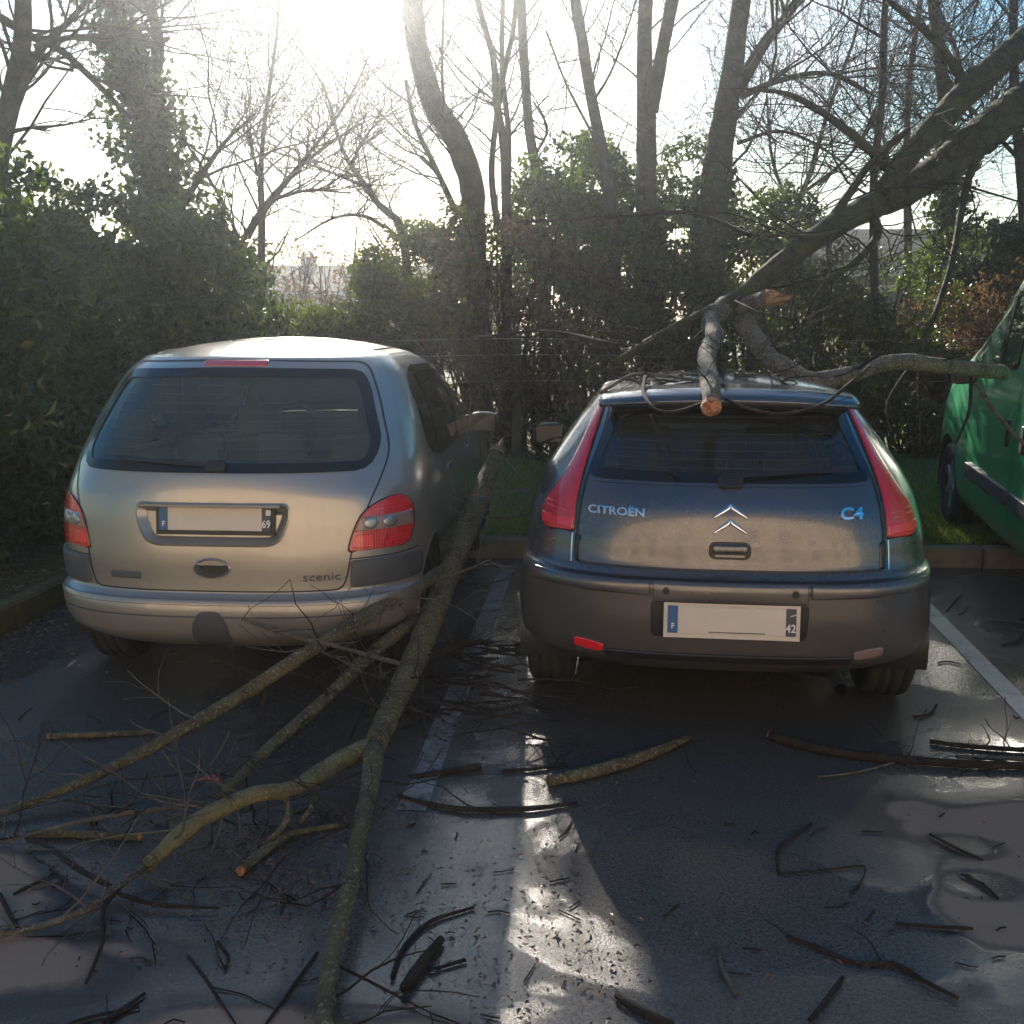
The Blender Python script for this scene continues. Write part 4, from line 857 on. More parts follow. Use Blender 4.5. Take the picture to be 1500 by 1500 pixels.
# plate recess: lip, walls and floor
ro, ri = inset(rec, -.010), inset(rec, .030); tg = sc.root
sc.strip('recess_lip', 'rear', ro, rec, M['silver'], .001, .004); sc.strip('recess_wall', 'rear', rec, ri, M['silver'], .004, -.024); sc.panel('recess_floor', 'rear', ri, M['silver'], -.024, .004, 12, 20)
MB().box((0, .075, .9165), (.315, .016, .007), .003).build('plate_hood', M['silver'], sc.root)
p_, bl_, rb_, bx_ = number_plate(sc, .012, .855, .098, .50, .105, '69', M['black'], R(-6))
bx_('regional_badge', .26 - .0205, .028, .011, .012, -.0068, .0006, M['white'], rb_)
# handle bowl
oi = np.array([(.066 * math.cos(a), .640 + .031 * math.sin(a)) for a in np.linspace(0, 2 * math.pi, 40, endpoint=False)]); oo = np.array([(.086 * math.cos(a), .640 + .047 * math.sin(a)) for a in np.linspace(0, 2 * math.pi, 40, endpoint=False)])
sc.strip('handle_rim', 'rear', oo, oval, M['silver'], .001, .006); hb = sc.strip('handle_bowl', 'rear', oval, oi, M['silver'], .006, -.035); sc.panel('bowl_floor', 'rear', oi, M['black'], -.035, .003, 8, 12, hb)
sc.panel('pull_grip', 'rear', rpoly([(-.060, .652), (.060, .652), (.050, .666), (.025, .675), (-.025, .675), (-.050, .666)], .01), M['silver'], -.004, .02, 6, 10, hb)
# lamps
lp = rpoly([(.585, .705), (.815, .705), (.832, .80), (.822, .885), (.785, .935), (.70, .915), (.635, .865), (.598, .77)], [.015, .03, .05, .05, .03, .06, .06, .03])
def band(poly, za, zb):
    P = np.asarray(poly); out_ = []
    n = len(P)
    for i in range(n):                          # clip to za < z < zb
        a, b = P[i], P[(i + 1) % n]; ts = [0.0] + sorted(t for t in (((za - a[1]) / (b[1] - a[1] + 1e-12)), ((zb - a[1]) / (b[1] - a[1] + 1e-12))) if 0 < t < 1)
        for t in ts:
            q = a + (b - a) * t
            if za - 1e-6 <= q[1] <= zb + 1e-6: out_.append(q)
    return np.array(out_)
for sd_ in (1, -1):
    q = np.asarray(lp) if sd_ > 0 else np.asarray(mirror(lp))
    tl_ = sc.panel('tail_light', 'rear', q, M['red'], .007, .02, 18, 12)
    sc.panel('clear_lens', 'rear', inset(band(q, .785, .858), .006), M['clear'], .0095, .003, 8, 12, tl_)
    inner = rpoly([(sd_ * .605, .718), (sd_ * .685, .718), (sd_ * .685, .772), (sd_ * .612, .772)], .008); sc.panel('brake_lens', 'rear', inner, M['redbright'], .0095, .003, 8, 8, tl_)
    for bx0 in (.672, .745):
        ci = np.array([(sd_ * bx0 + .026 * math.cos(a), .822 + .026 * math.sin(a)) for a in np.linspace(0, 2 * math.pi, 24, endpoint=False)]); sc.panel('reflector', 'rear', ci, M['rim'], .0115, .003, 8, 8, tl_, bulge=.004)
    for z_ in (.735, .75, .88, .895): sc.seam('rear', [(sd_ * (.70 if z_ < .8 else .675), z_), (sd_ * .75, z_), (sd_ * .805, z_)], .004, .0085, M['redbright'], 'lens_rib', tl_)
    sc.strip('lamp_seal', 'rear', inset(q, -.005), q, M['black'], .002, .006, True, tl_)
    ct = rpoly([(sd_ * .592, .545), (sd_ * .845, .545), (sd_ * .848, .665), (sd_ * .595, .665)], .012); ct = ct if sd_ > 0 else ct[::-1]
    sc.panel('bumper_corner', 'rear', ct, M['trim'], .012, .02, 8, 12, bulge=.006)
    sc.seam('rear', [(sd_ * .59, .672), (sd_ * .72, .672), (sd_ * .845, .672)], .006)
sc.panel('high_brake_light', 'rear', rpoly([(-.15, 1.5), (.15, 1.5), (.15, 1.522), (-.15, 1.522)], .006), M['red'], .004, .01, 6, 12)
sc.seam('rear', [(-.56, .667), (0, .660), (.56, .667)], .010, .0025, M['silver'], 'crease')
sc.seam('rear', [(-.80, .440), (-.4, .437), (0, .436), (.4, .437), (.80, .440)], .007, .001, M['trim'], 'bumper_groove')
sc.panel('bumper_lip', 'rear', rpoly([(-.79, .487), (.79, .487), (.79, .507), (-.79, .507)], .006), M['silver'], .006, .015, 5, 40)
sc.panel('tow_cover', 'rear', rpoly([(-.085, .30), (.085, .30), (.08, .40), (.045, .462), (-.045, .462), (-.08, .40)], .025), M['trim'], .006, .015, 10, 10)
sc.panel('maker_badge', 'rear', rpoly([(-.475, .585), (-.325, .585), (-.325, .617), (-.475, .617)], .004), M['trim'], .004, .008, 4, 10)
sc.text('model_badge', 'scenic', .052, .475, .600, M['trim'], wide=1.25, depth=.005)
# wiper
wp = [(.02, 1.075), (-.2, 1.085), (-.46, 1.10)]; sc.seam('rear', wp, .014, .022, M['black'], 'wiper_blade'); sc.panel('wiper_pivot', 'rear', rpoly([(-.03, 1.055), (.06, 1.055), (.06, 1.095), (-.03, 1.095)], .015), M['black'], .022, .03, 6, 6)
sc.interior(.72, .99, .66, [(1.15, (-.42, .02, .42), .90), (2.05, (-.38, .36), .98)], 1.5, -1, 3.0)
# roof ditches and rails
from mathutils.bvhtree import BVHTree
def roof_z(car, x, y):
    xs, ys = car.ring(car.z1); ym = .5 * (ys.min() + ys.max()); lo, hi = 0.0, 1.0
    for _ in range(30):
        q = (lo + hi) / 2; X = xs * (1 - q); Y = ym + (ys - ym) * (1 - q)
        if inside((x, y), list(zip(X, Y))): lo = q
        else: hi = q
    return car.z1 + car.dome * (1 - (1 - lo)**2)
def roof_line(car, name, pts, w, h, m):
    P = []; 
    for x, y in pts: P.append((x, y, roof_z(car, x, y)))
    P = smooth_path(P, .06); V = []; Fc = []
    for p in P: V += [(p[0] - w / 2, p[1], p[2] - .004), (p[0] - w / 2, p[1], p[2] + h), (p[0] + w / 2, p[1], p[2] + h), (p[0] + w / 2, p[1], p[2] - .004)]
    for i in range(len(P) - 1):
        for j in range(4): Fc.append((i * 4 + j, (i + 1) * 4 + j, (i + 1) * 4 + (j + 1) % 4, i * 4 + (j + 1) % 4))
    Fc += [(0, 1, 2, 3), tuple(len(V) - 4 + q for q in (3, 2, 1, 0))]
    link(name, mesh(name, V, Fc, False), m, car.root)
for sd_ in (1, -1):
    roof_line(sc, 'roof_ditch', [(sd_ * .49, .78), (sd_ * .515, 1.1), (sd_ * .52, 1.5), (sd_ * .50, 1.95)], .018, .003, M['black'])
roof_line(sc, 'sunroof_edge', [(-.2, 1.05), (0, 1.04), (.2, 1.05)], .01, .003, M['black'])

# ---------------------------------------------------------------- dark grey hatchback
zs = [.27, .31, .35, .42, .55, .66, .684, .705, .83, .95, 1.05, 1.18, 1.30, 1.385]
c4 = Car('hatchback', 'dark grey hatchback with tall red corner lights, its roof under the broken tree', 'car', (.862, 4.06, 0), R(7.0), zs,
    W=[.76, .83, .872, .888, .890, .886, .884, .882, .868, .838, .795, .715, .628, .555],
    Rr=[.16, .09, .04, .015, .0, .0, .012, .060, .085, .115, .165, .285, .405, .50],
    Fr=[4.0, 4.15, 4.22, 4.25, 4.26, 4.22, 4.2, 4.18, 4.0, 3.6, 3.05, 2.66, 2.32, 2.05], L=[.60, .62, .64, .66, .68, .68, .68, .68, .68, .66, .64, .62, .58, .52], n=[3.0] * 6 + [2.9, 2.8, 2.7, 2.6, 2.5, 2.5, 2.5, 2.5], dome=.075)
c4.lipm = M['grey']
cwin = rpoly([(-.575, 1.062), (.575, 1.062), (.545, 1.16), (.475, 1.33), (0, 1.345), (-.475, 1.33), (-.545, 1.16)], [.03, .03, .1, .06, .5, .06, .1])
rw_ = c4.window('rear_window', 'rear', cwin, M['glass'], .03)
for k in range(7): z_ = 1.11 + k * .032; w_ = .50 - .12 * (z_ - 1.11) / .2; c4.seam('rear', [(-w_, z_), (0, z_), (w_, z_)], .0016, .0012, M['trim'], 'heater_wire', rw_)
for k_, sd_ in (('right', 1), ('left', -1)):
    wins = rpoly([(.98, 1.06), (1.25, 1.0), (2.65, .97), (3.0, 1.0), (2.25, 1.34), (1.35, 1.345), (1.10, 1.28)], [.08, .1, .05, .04, .15, .15, .1])
    g_ = c4.window('side_window', k_, wins, M['glassdark'], .028)
    for y_ in (1.98,): c4.seam(k_, [(y_, .98), (y_ + .02, 1.2), (y_, 1.35)], .085, .007, M['frit'], 'window_pillar', g_)
    for y_ in (1.22, 2.0): c4.seam(k_, [(y_ + (.14 if y_ < 1.5 else 0), .32), (y_, .75), (y_ + .01, .98)], .007)
    c4.seam(k_, [(3.02, .32), (3.02, .7), (3.0, .98)], .007); c4.seam(k_, [(1.1, .55), (2.0, .54), (3.1, .54)], .045, .008, M['black'], 'door_moulding')
    for y_ in (1.3, 2.1): c4.panel('door_handle', k_, rpoly([(y_, .86), (y_ + .2, .86), (y_ + .2, .9), (y_, .9)], .015), M['grey'], .012, .02, 6, 8)
    c4.arch(.76, .31, .35, .87, sd_); c4.arch(3.37, .31, .35, .87, sd_)
    c4.wheel(sd_ * .755, .76, .315, .205, sd_); c4.wheel(sd_ * .755, 3.37, .315, .205, sd_)
    c4.mirror_(sd_, 2.62, 1.0, .84, M['black'])
c4.hole('front', rpoly([(-.68, 1.03), (.68, 1.03), (.5, 1.34), (-.5, 1.34)], .05)); c4.panel('windscreen', 'front', rpoly([(-.69, 1.02), (.69, 1.02), (.51, 1.345), (-.51, 1.345)], .05), M['screen'], .002, .006, 12, 16)
ctg = rpoly([(-.63, .712), (.63, .712), (.625, .83), (.612, .96), (.592, 1.06), (.53, 1.22), (.50, 1.372), (-.50, 1.372), (-.53, 1.22), (-.592, 1.06), (-.612, .96), (-.625, .83)], [.03, .03] + [.05] * 10)
c4.build(M['grey'], lambda c: 'bumper' if c[2] < .69 and c[1] < .40 else ('tailgate' if c[1] < .8 and inside((c[0], c[2]), ctg) and c[2] < 1.38 else 'body'))
c4.strip('shut_line', 'rear', resample(ctg, 160), resample(inset(ctg, .010), 160), M['black'], .0018, .0018)
c4.seam('rear', [(-.57, 1.047), (0, 1.049), (.57, 1.047)], .012, .003, M['grey'], 'window_ledge')
clp = rpoly([(.632, .838), (.770, .832), (.787, .89), (.762, .95), (.705, 1.02), (.655, 1.10), (.617, 1.18), (.577, 1.28), (.537, 1.372), (.513, 1.372), (.527, 1.33), (.550, 1.25), (.580, 1.15), (.604, 1.06), (.626, .95)], [.012, .03, .04, .05, .06, .06, .08, .08, .008, .008, .05, .08, .08, .08, .08])
for sd_ in (1, -1):
    q = np.asarray(clp) if sd_ > 0 else np.asarray(mirror(clp)); tl_ = c4.panel('tail_light', 'rear', q, M['red'], .008, .02, 30, 10, bulge=.008)
    c4.strip('lamp_seal', 'rear', inset(q, -.005), q, M['black'], .002, .007, True, tl_)
    lo_ = band(q, .842, .895); c4.panel('brake_lens', 'rear', inset(lo_, .006), M['redbright'], .0125, .003, 8, 10, tl_)
    for z_ in (.905, .925): c4.panel('lens_rib', 'rear', rpoly([(sd_ * .645, z_), (sd_ * .75, z_ + .012), (sd_ * .75, z_ + .020), (sd_ * .645, z_ + .008)][::sd_], .003), M['amber'] if sd_ > 0 else M['redbright'], .0145, .003, 4, 8, tl_)
    c4.panel('pillar_trim', 'rear', rpoly([(sd_ * .602, .718), (sd_ * .627, .718), (sd_ * .627, .828), (sd_ * .602, .828)][::sd_], .006), M['frit'], .003, .006, 6, 4)
    c4.seam('rear', [(sd_ * .640, .715), (sd_ * .640, .77), (sd_ * .637, .83)], .006, .003, M['chrome'], 'gap_highlight')  # bright strip paints the highlight along the tailgate gap
    c4.panel('bumper_strip', 'rear', rpoly([(sd_ * .315, .625), (sd_ * .80, .630), (sd_ * .80, .676), (sd_ * .315, .676)][::sd_], .012), M['grey'], .014, .025, 8, 26, bulge=.004)
    c4.seam('rear', [(sd_ * .84, .715), (sd_ * .74, .692), (sd_ * .5, .687), (0, .686)], .006, .002)
c4.panel('bumper_centre', 'rear', rpoly([(-.30, .603), (.30, .603), (.30, .677), (-.30, .677)], .014), M['grey'], .020, .03, 8, 20, bulge=.004)
for x_ in (-.25, .25):
    c4.panel('parking_sensor', 'rear', np.array([(x_ + .014 * math.cos(a), .648 + .014 * math.sin(a)) for a in np.linspace(0, 2 * math.pi, 20, endpoint=False)]), M['black'], .027, .01, 6, 6)
c4.panel('plate_recess', 'rear', rpoly([(-.305, .455), (.305, .455), (.31, .60), (-.31, .60)], .02), M['black'], .003, .01, 10, 20)
p_, bl_, rb_, bx_ = number_plate(c4, .008, .535, -.016, .50, .11, '42', M['plate'], R(-4))
m_ = MB().box((0, -.0068, 0), (.013, .0006, .002), 0, rotm('Y', R(-18))); 
mo = m_.build('region_stripe', M['plate'], rb_); mo.location = (.26 - .0205, 0, .03)
bx_('dealer_print', .02, -.0475, .11, .0022, -.0068, .0004, M['trim'], p_)
hd = c4.panel('handle_recess', 'rear', rpoly([(-.083, .762), (.083, .762), (.083, .832), (-.083, .832)], .028), M['black'], .003, .01, 10, 12)
c4.panel('tailgate_handle', 'rear', rpoly([(-.068, .787), (.068, .787), (.068, .822), (-.068, .822)], .014), M['grey'], .014, .02, 8, 12, hd, bulge=.006); c4.panel('handle_lip', 'rear', rpoly([(-.062, .770), (.062, .770), (.062, .782), (-.062, .782)], .005), M['grey'], .008, .012, 5, 10, hd)
# double chevron
for z_, wd in ((.985, .050), (.925, .046)):
    for sd_ in (1, -1):
        pl_ = [(0, z_ - wd * .1), (0, z_ - wd * .62), (sd_ * .066, z_ - .062 - wd * .05), (sd_ * .066, z_ - .062 + wd * .18)]
        c4.panel('chevron', 'rear', np.array(pl_ if sd_ < 0 else pl_[::-1]), M['chrome'], .010, .012, 6, 6, bulge=.004)
c4.text('maker_badge', 'CITROËN', .043, -.455, .932, M['chrome'], wide=1.28, depth=.005, bold=.001); c4.text('model_badge', 'C4', .062, .480, .938, M['chrome'], wide=1.3, depth=.006, bold=.002)
c4.panel('fog_light', 'rear', rpoly([(-.62, .375), (-.50, .365), (-.50, .405), (-.62, .415)], .01), M['redbright'], .006, .015, 6, 10)
c4.panel('reversing_light', 'rear', rpoly([(.50, .365), (.62, .375), (.62, .415), (.50, .405)], .01), M['clear'], .006, .015, 6, 10)
c4.panel('lower_trim', 'rear', rpoly([(-.49, .352), (.49, .352), (.49, .382), (-.49, .382)], .01), M['black'], .012, .02, 5, 24)
V_, Q_ = tube_arrays([(.45, .02, .255), (.45, .3, .265)], [.028, .028], 14); link('exhaust_pipe', quads_mesh('exhaust_pipe', V_, Q_, True), M['steel'], c4.root)
# roof spoiler: blade over the window
def spoiler():
    xs = np.linspace(-.545, .545, 41); prof = [(.0, -.012), (-.015, -.030), (-.005, -.046), (.10, -.050), (.22, -.020), (.22, .03), (.10, .018), (.02, .0)]; V = []; Fc = []; k = len(prof)
    for x in xs:
        q = abs(x) / .545; y0 = .335 + .13 * q**2.5; zt = 1.405 - .035 * q**2.2 ; sc_ = 1 - .3 * q**6
        for (a, b) in prof: V.append((x, y0 + a * sc_, zt + b * sc_))
    for i in range(len(xs) - 1):
        for j in range(k): Fc.append((i * k + j, i * k + (j + 1) % k, (i + 1) * k + (j + 1) % k, (i + 1) * k + j))
    Fc += [tuple(range(k))[::-1], tuple(range(len(V) - k, len(V)))]
    o = link('roof_spoiler', mesh('roof_spoiler', V, Fc), M['grey'], c4.root)
    V2 = []; F2 = []
    for x in xs[2:-2]:
        q = abs(x) / .545; y0 = .335 + .13 * q**2.5; zt = 1.405 - .035 * q**2.2
        V2 += [(x, y0 - .019, zt - .028), (x, y0 + .02, zt - .055), (x, y0 + .16, zt - .075)]
    for i in range(len(xs) - 5):
        for j in range(2): F2.append((i * 3 + j, i * 3 + j + 1, i * 3 + 4 + j, i * 3 + 3 + j))
    link('spoiler_underside', mesh('spoiler_underside', V2, F2), M['black'], o)
spoiler()
c4.seam('rear', [(.03, 1.075), (.2, 1.085), (.42, 1.10)], .014, .022, M['black'], 'wiper_blade'); c4.panel('wiper_pivot', 'rear', rpoly([(-.05, 1.035), (.05, 1.035), (.05, 1.085), (-.05, 1.085)], .02), M['black'], .02, .03, 6, 6)
c4.interior(.62, .98, .62, [(1.12, (-.36, .36), .86), (2.02, (-.36, .36), .92)], 1.38, -1, 2.75, .45)
for sd_ in (1, -1): roof_line(c4, 'roof_ditch', [(sd_ * .46, .62), (sd_ * .475, 1.1), (sd_ * .46, 1.75)], .012, .003, M['black'])
V_, Q_ = tube_arrays([(0, .75, 1.455), (0, .62, 1.52), (0, .45, 1.60)], [.006, .003, .002], 6); link('aerial', quads_mesh('aerial', V_, Q_, True), M['black'], c4.root)

# ---------------------------------------------------------------- green van, nose over the verge
vy = R(10.8); vl = np.array([3.19, 7.0, 0]); vf = np.array([math.sin(vy), math.cos(vy), 0]); vr = np.array([math.cos(vy), -math.sin(vy), 0])
VW, VLEN = .95, 4.75
orig = vl + vr * VW - vf * 2.55
zs = [.24, .32, .42, .60, .85, 1.05, 1.25, 1.45, 1.70, 2.0, 2.18]
vn = Car('van', 'green panel van nosed over the kerb, front wheel up on the grass', 'van', (orig[0], orig[1], -.005), vy, zs,
    W=[.90, .935, .95, .955, .955, .95, .935, .91, .87, .82, .76], Rr=[.06, .02, .0, .0, .0, .01, .02, .03, .05, .08, .14],
    Fr=[4.55, 4.68, 4.74, 4.75, 4.70, 4.55, 4.15, 3.72, 3.35, 3.02, 2.75], L=.30, n=3.2, dome=.06, Lf=.75, nf=2.8, rx=R(1.9))
vn.lipm = M['green']; vn.bumperm = M['trim']
for k_, sd_ in (('right', 1), ('left', -1)):
    g_ = vn.window('side_window', k_, rpoly([(2.2, 1.34), (3.25, 1.30), (3.36, 1.33), (2.86, 1.78), (2.25, 1.84)], [.06, .05, .04, .1, .08]), M['vanglass'], .02)
    vn.seam(k_, [(2.62, 1.32), (2.64, 1.6), (2.6, 1.82)], .06, .007, M['frit'], 'window_pillar', g_)
    for pts in ([(2.05, .34), (2.05, 1.2), (2.08, 1.95)], [(3.22, .34), (3.28, .8), (3.30, 1.22)]): vn.seam(k_, pts, .010)
    for a_, b_ in ((.95, 2.02), (2.09, 3.20)): vn.panel('side_moulding', k_, rpoly([(a_, .50), (b_, .50), (b_, .60), (a_, .60)], .02), M['steel'] if False else M['trim'], .02, .03, 6, 20)
    for a_ in (2.16, 1.82): vn.panel('door_handle', k_, rpoly([(a_, .86), (a_ + .055, .86), (a_ + .055, 1.03), (a_, 1.03)], .015), M['black'], .016, .02, 8, 6)
    vn.seam(k_, [(2.2, .76), (2.6, .77), (3.2, .80)], .01, .003, M['green'], 'crease')
    vn.arch(3.86, .34, .375, .93, sd_); vn.arch(.86, .34, .375, .93, sd_); vn.wheel(sd_ * .845, 3.86, .325, .2, sd_); vn.wheel(sd_ * .845, .86, .325, .2, sd_)
    vn.mirror_(sd_, 3.3, 1.22, .93, M['black'])
vn.hole('front', rpoly([(-.78, 1.30), (.78, 1.30), (.66, 1.98), (-.66, 1.98)], .06)); vn.panel('windscreen', 'front', rpoly([(-.79, 1.29), (.79, 1.29), (.67, 1.985), (-.67, 1.985)], .06), M['screen'], .002, .006, 12, 16)
vn.build(M['green'], lambda c: 'bumper' if c[2] < .62 and (c[1] > 4.15 or c[1] < .25) else 'body', 70, 1.25)
vn.interior(1.9, 1.0, .7, [(2.3, (-.42, .42), 1.25)], 1.95, -1, 3.4, .55)
for sd_ in (1, -1): roof_line(vn, 'roof_gutter', [(sd_ * .70, .4), (sd_ * .715, 1.4), (sd_ * .68, 2.3)], .02, .012, M['green'])
# ================================================================ storm wreckage
def rgn(P, w):                                 # radii in metres from widths in photo pixels at each point's own distance
    return [max(.002, w_ * (p[1] * math.cos(PITCH) + (CAM_H - p[2]) * math.sin(PITCH)) / FPX / 2) for p, w_ in zip(P, w)]
def zpath(L):  P = [gz(x, y, z) for x, y, z, w in L]; return np.array(P), rgn(P, [w for *_, w in L])
def ypath(L):  P = [at(x, y, Y) for x, y, Y, w in L]; return np.array(P), rgn(P, [w for *_, w in L])
def torn(name, p, d, r, m, parent, n=9, ln=1.6, seed=0):   # splintered or sawn end
    q = np.random.default_rng(seed); d = d / np.linalg.norm(d); u = np.cross(d, [0, 0, 1.0]); u /= np.linalg.norm(u); v = np.cross(d, u); V = []; Fc = []; k = 12
    for i, (t, s_) in enumerate(((-.25, .98), (.12, .95), (.3, .6), (.42, .0))):
        for j in range(k):
            a = 2 * math.pi * j / k; jag = (q.uniform(0, 1)**2 * 3.2 + .1) * ln if i >= 1 else 0
            V.append(p + d * r * (t + (.5 * jag * (1 - .5 * s_) if i else 0)) + (u * math.cos(a) + v * math.sin(a)) * r * s_)
    for i in range(3):
        for j in range(k): Fc.append((i * k + j, i * k + (j + 1) % k, (i + 1) * k + (j + 1) % k, (i + 1) * k + j))
    return link(name, mesh(name, V, Fc, False), m, parent)
def twigs_on(PR, n, ln, r, parent, m, rad=.006, up=.1, lvls=2, floor=.008, f0=.1, name='twig', flat=.5):
    for i in range(n):
        k = int(r.uniform(f0, 1) * (len(PR) - 2)); p = PR[k, :3]; t = PR[k + 1, :3] - p; t /= np.linalg.norm(t) + 1e-9
        s = r.normal(size=3) * np.array([1, 1, flat]); T = Tubes(); grow(T, p, s / np.linalg.norm(s) + t * .6, r.uniform(*ln), rad * r.uniform(.6, 1.2), 1, r, lvls, up, .7, 5, .2, .0016)
        for V in T.V: V[:, 2] = np.maximum(V[:, 2], floor)
        T.build(name, m, parent)
# ---- limb that came down between the two cars
rb_ = np.random.default_rng(21)
P, rd = zpath([(728, 662, .93, 18), (716, 692, .82, 32), (700, 735, .69, 38), (678, 790, .55, 41), (655, 845, .43, 43), (632, 905, .33, 45), (612, 955, .26, 45), (590, 1005, .20, 45), (568, 1050, .165, 44), (548, 1094, .135, 42)])
fb_ = empty('fallen_limb', (P[-1][0], P[-1][1], 0)); tag(fb_, 'long mossy fallen limb slanting to the ground between the two cars', 'branch'); off = np.array([P[-1][0], P[-1][1], 0])
rd = [q * .80 for q in rd]; _, PR0 = tube_obj('limb', P - off, rd, M['bark'], fb_, 16, .035, .13, 14)
torn('torn_end', P[0] - off, P[0] - P[1], .045, M['splinter'], fb_, seed=2)
subs = []
for nme, m_, L in (('side_branch', M['barklichen'], [(548, 1094, .13, 36), (500, 1114, .13, 34), (430, 1155, .125, 31), (380, 1162, .15, 29), (312, 1190, .135, 30), (262, 1224, .10, 31), (222, 1262, .06, 27)]),
        ('side_branch', M['bark'], [(548, 1094, .13, 38), (542, 1150, .14, 33), (528, 1215, .13, 29), (514, 1295, .105, 30), (494, 1365, .08, 31), (482, 1425, .06, 33), (476, 1500, .05, 35), (470, 1580, .045, 36)]),
        ('side_branch', M['bark'], [(645, 838, .46, 24), (600, 866, .46, 26), (555, 892, .445, 26), (500, 925, .39, 25), (440, 962, .33, 25), (350, 1020, .22, 24), (230, 1090, .12, 22), (120, 1145, .065, 18), (10, 1188, .03, 14), (-60, 1210, .02, 10)]),
        ('side_branch', M['bark'], [(614, 905, .32, 24), (580, 930, .30, 23), (540, 962, .26, 23), (470, 1030, .18, 22), (400, 1090, .11, 21), (335, 1155, .045, 16), (318, 1168, .03, 10)]),
        ('side_branch', M['barkpale'], [(208, 1270, .055, 17), (180, 1292, .045, 15), (130, 1330, .035, 14), (60, 1356, .025, 11), (-30, 1374, .015, 7)]),
        ('side_branch', M['twigpale'], [(330, 1178, .10, 9), (250, 1183, .09, 8), (150, 1197, .07, 8), (60, 1218, .04, 7), (-20, 1240, .02, 6)]),
        ('side_branch', M['twigpale'], [(358, 908, .46, 6), (395, 920, .43, 9), (440, 935, .39, 8), (490, 946, .36, 7), (586, 972, .27, 8)]),
        ('side_branch', M['bark'], [(416, 1160, .12, 14), (424, 1192, .085, 13), (404, 1222, .05, 10), (380, 1240, .02, 6)]),
        ('side_branch', M['bark'], [(470, 1140, .11, 12), (455, 1185, .07, 10), (440, 1205, .05, 8)]),
        ('side_branch', M['twig'], [(175, 1300, .04, 9), (152, 1330, .03, 9), (150, 1380, .02, 8), (126, 1440, .01, 5)]),
        ('side_branch', M['twig'], [(165, 1300, .04, 9), (110, 1270, .045, 11), (70, 1240, .04, 8), (38, 1228, .03, 6)]),
        ('side_branch', M['twig'], [(170, 1308, .03, 8), (230, 1325, .02, 8), (320, 1330, .015, 4)]),
        ('side_branch', M['twig'], [(622, 960, .25, 9), (618, 1020, .16, 8), (622, 1080, .08, 6)]),
        ('side_branch', M['twig'], [(395, 990, .26, 8), (385, 1030, .17, 7), (378, 1062, .10, 5)]),
        ('side_branch', M['twig'], [(560, 975, .23, 7), (530, 1040, .15, 6), (512, 1085, .09, 5)])):
    P, rd = zpath(L); rd = [q * .84 for q in rd]; o_, PR = tube_obj(nme, P - off, rd, m_, fb_, 12, .035, .13, 16); subs.append(PR)
torn('torn_end', subs[0][-1, :3], subs[0][-1, :3] - subs[0][-3, :3], .026, M['bark'], fb_, ln=1.0, seed=4)
twigs_on(PR0, 9, (.25, .6), rb_, fb_, M['twig'], .006); twigs_on(PR0[:max(8, len(PR0) // 3)], 14, (.25, .7), rb_, fb_, M['twigpale'], .005, .1, 2, .1, .0)
for k_, n_ in ((0, 14), (1, 12), (2, 16), (3, 13), (4, 10), (5, 8), (6, 4)): twigs_on(subs[k_], n_, (.2, .6), rb_, fb_, M['twig'] if k_ % 2 else M['twigpale'], .0045, .0)

# ---- broken tree leaning over from the right, its head on the hatchback roof
off = at(1800, -80, 10.5); off[2] = 0
bt = empty('broken_tree', off); tag(bt, 'mossy broken tree leaning down onto the hatchback roof', 'tree')
P, rd = ypath([(1800, -80, 10.5, 75), (1620, 55, 9.2, 72), (1500, 150, 8.4, 72), (1430, 205, 7.9, 70), (1350, 266, 7.4, 62), (1270, 305, 7.0, 52), (1200, 345, 6.7, 45), (1135, 393, 6.45, 39), (1088, 432, 6.25, 34), (1045, 456, 6.05, 26)])
rd = [q * .76 for q in rd]
_, PRm = tube_obj('limb', P - off, rd, M['barkshade'], bt, 16, .05, .16, 9)
base = [(off[0] + .25, off[1] + .2, .1), (off[0] + .2, off[1] + .15, 2.6), (off[0] + .05, off[1] + .02, 4.8), (off[0], off[1], 5.7)]
tube_obj('trunk', np.array(base) - off, [.36, .28, .27, .24], M['barkshade'], bt, 14, .12, .15, 6); torn('torn_end', np.array(base[-1]) - off, np.array([0, 0, 1.0]), .23, M['splinter'], bt, ln=2.5, seed=8)
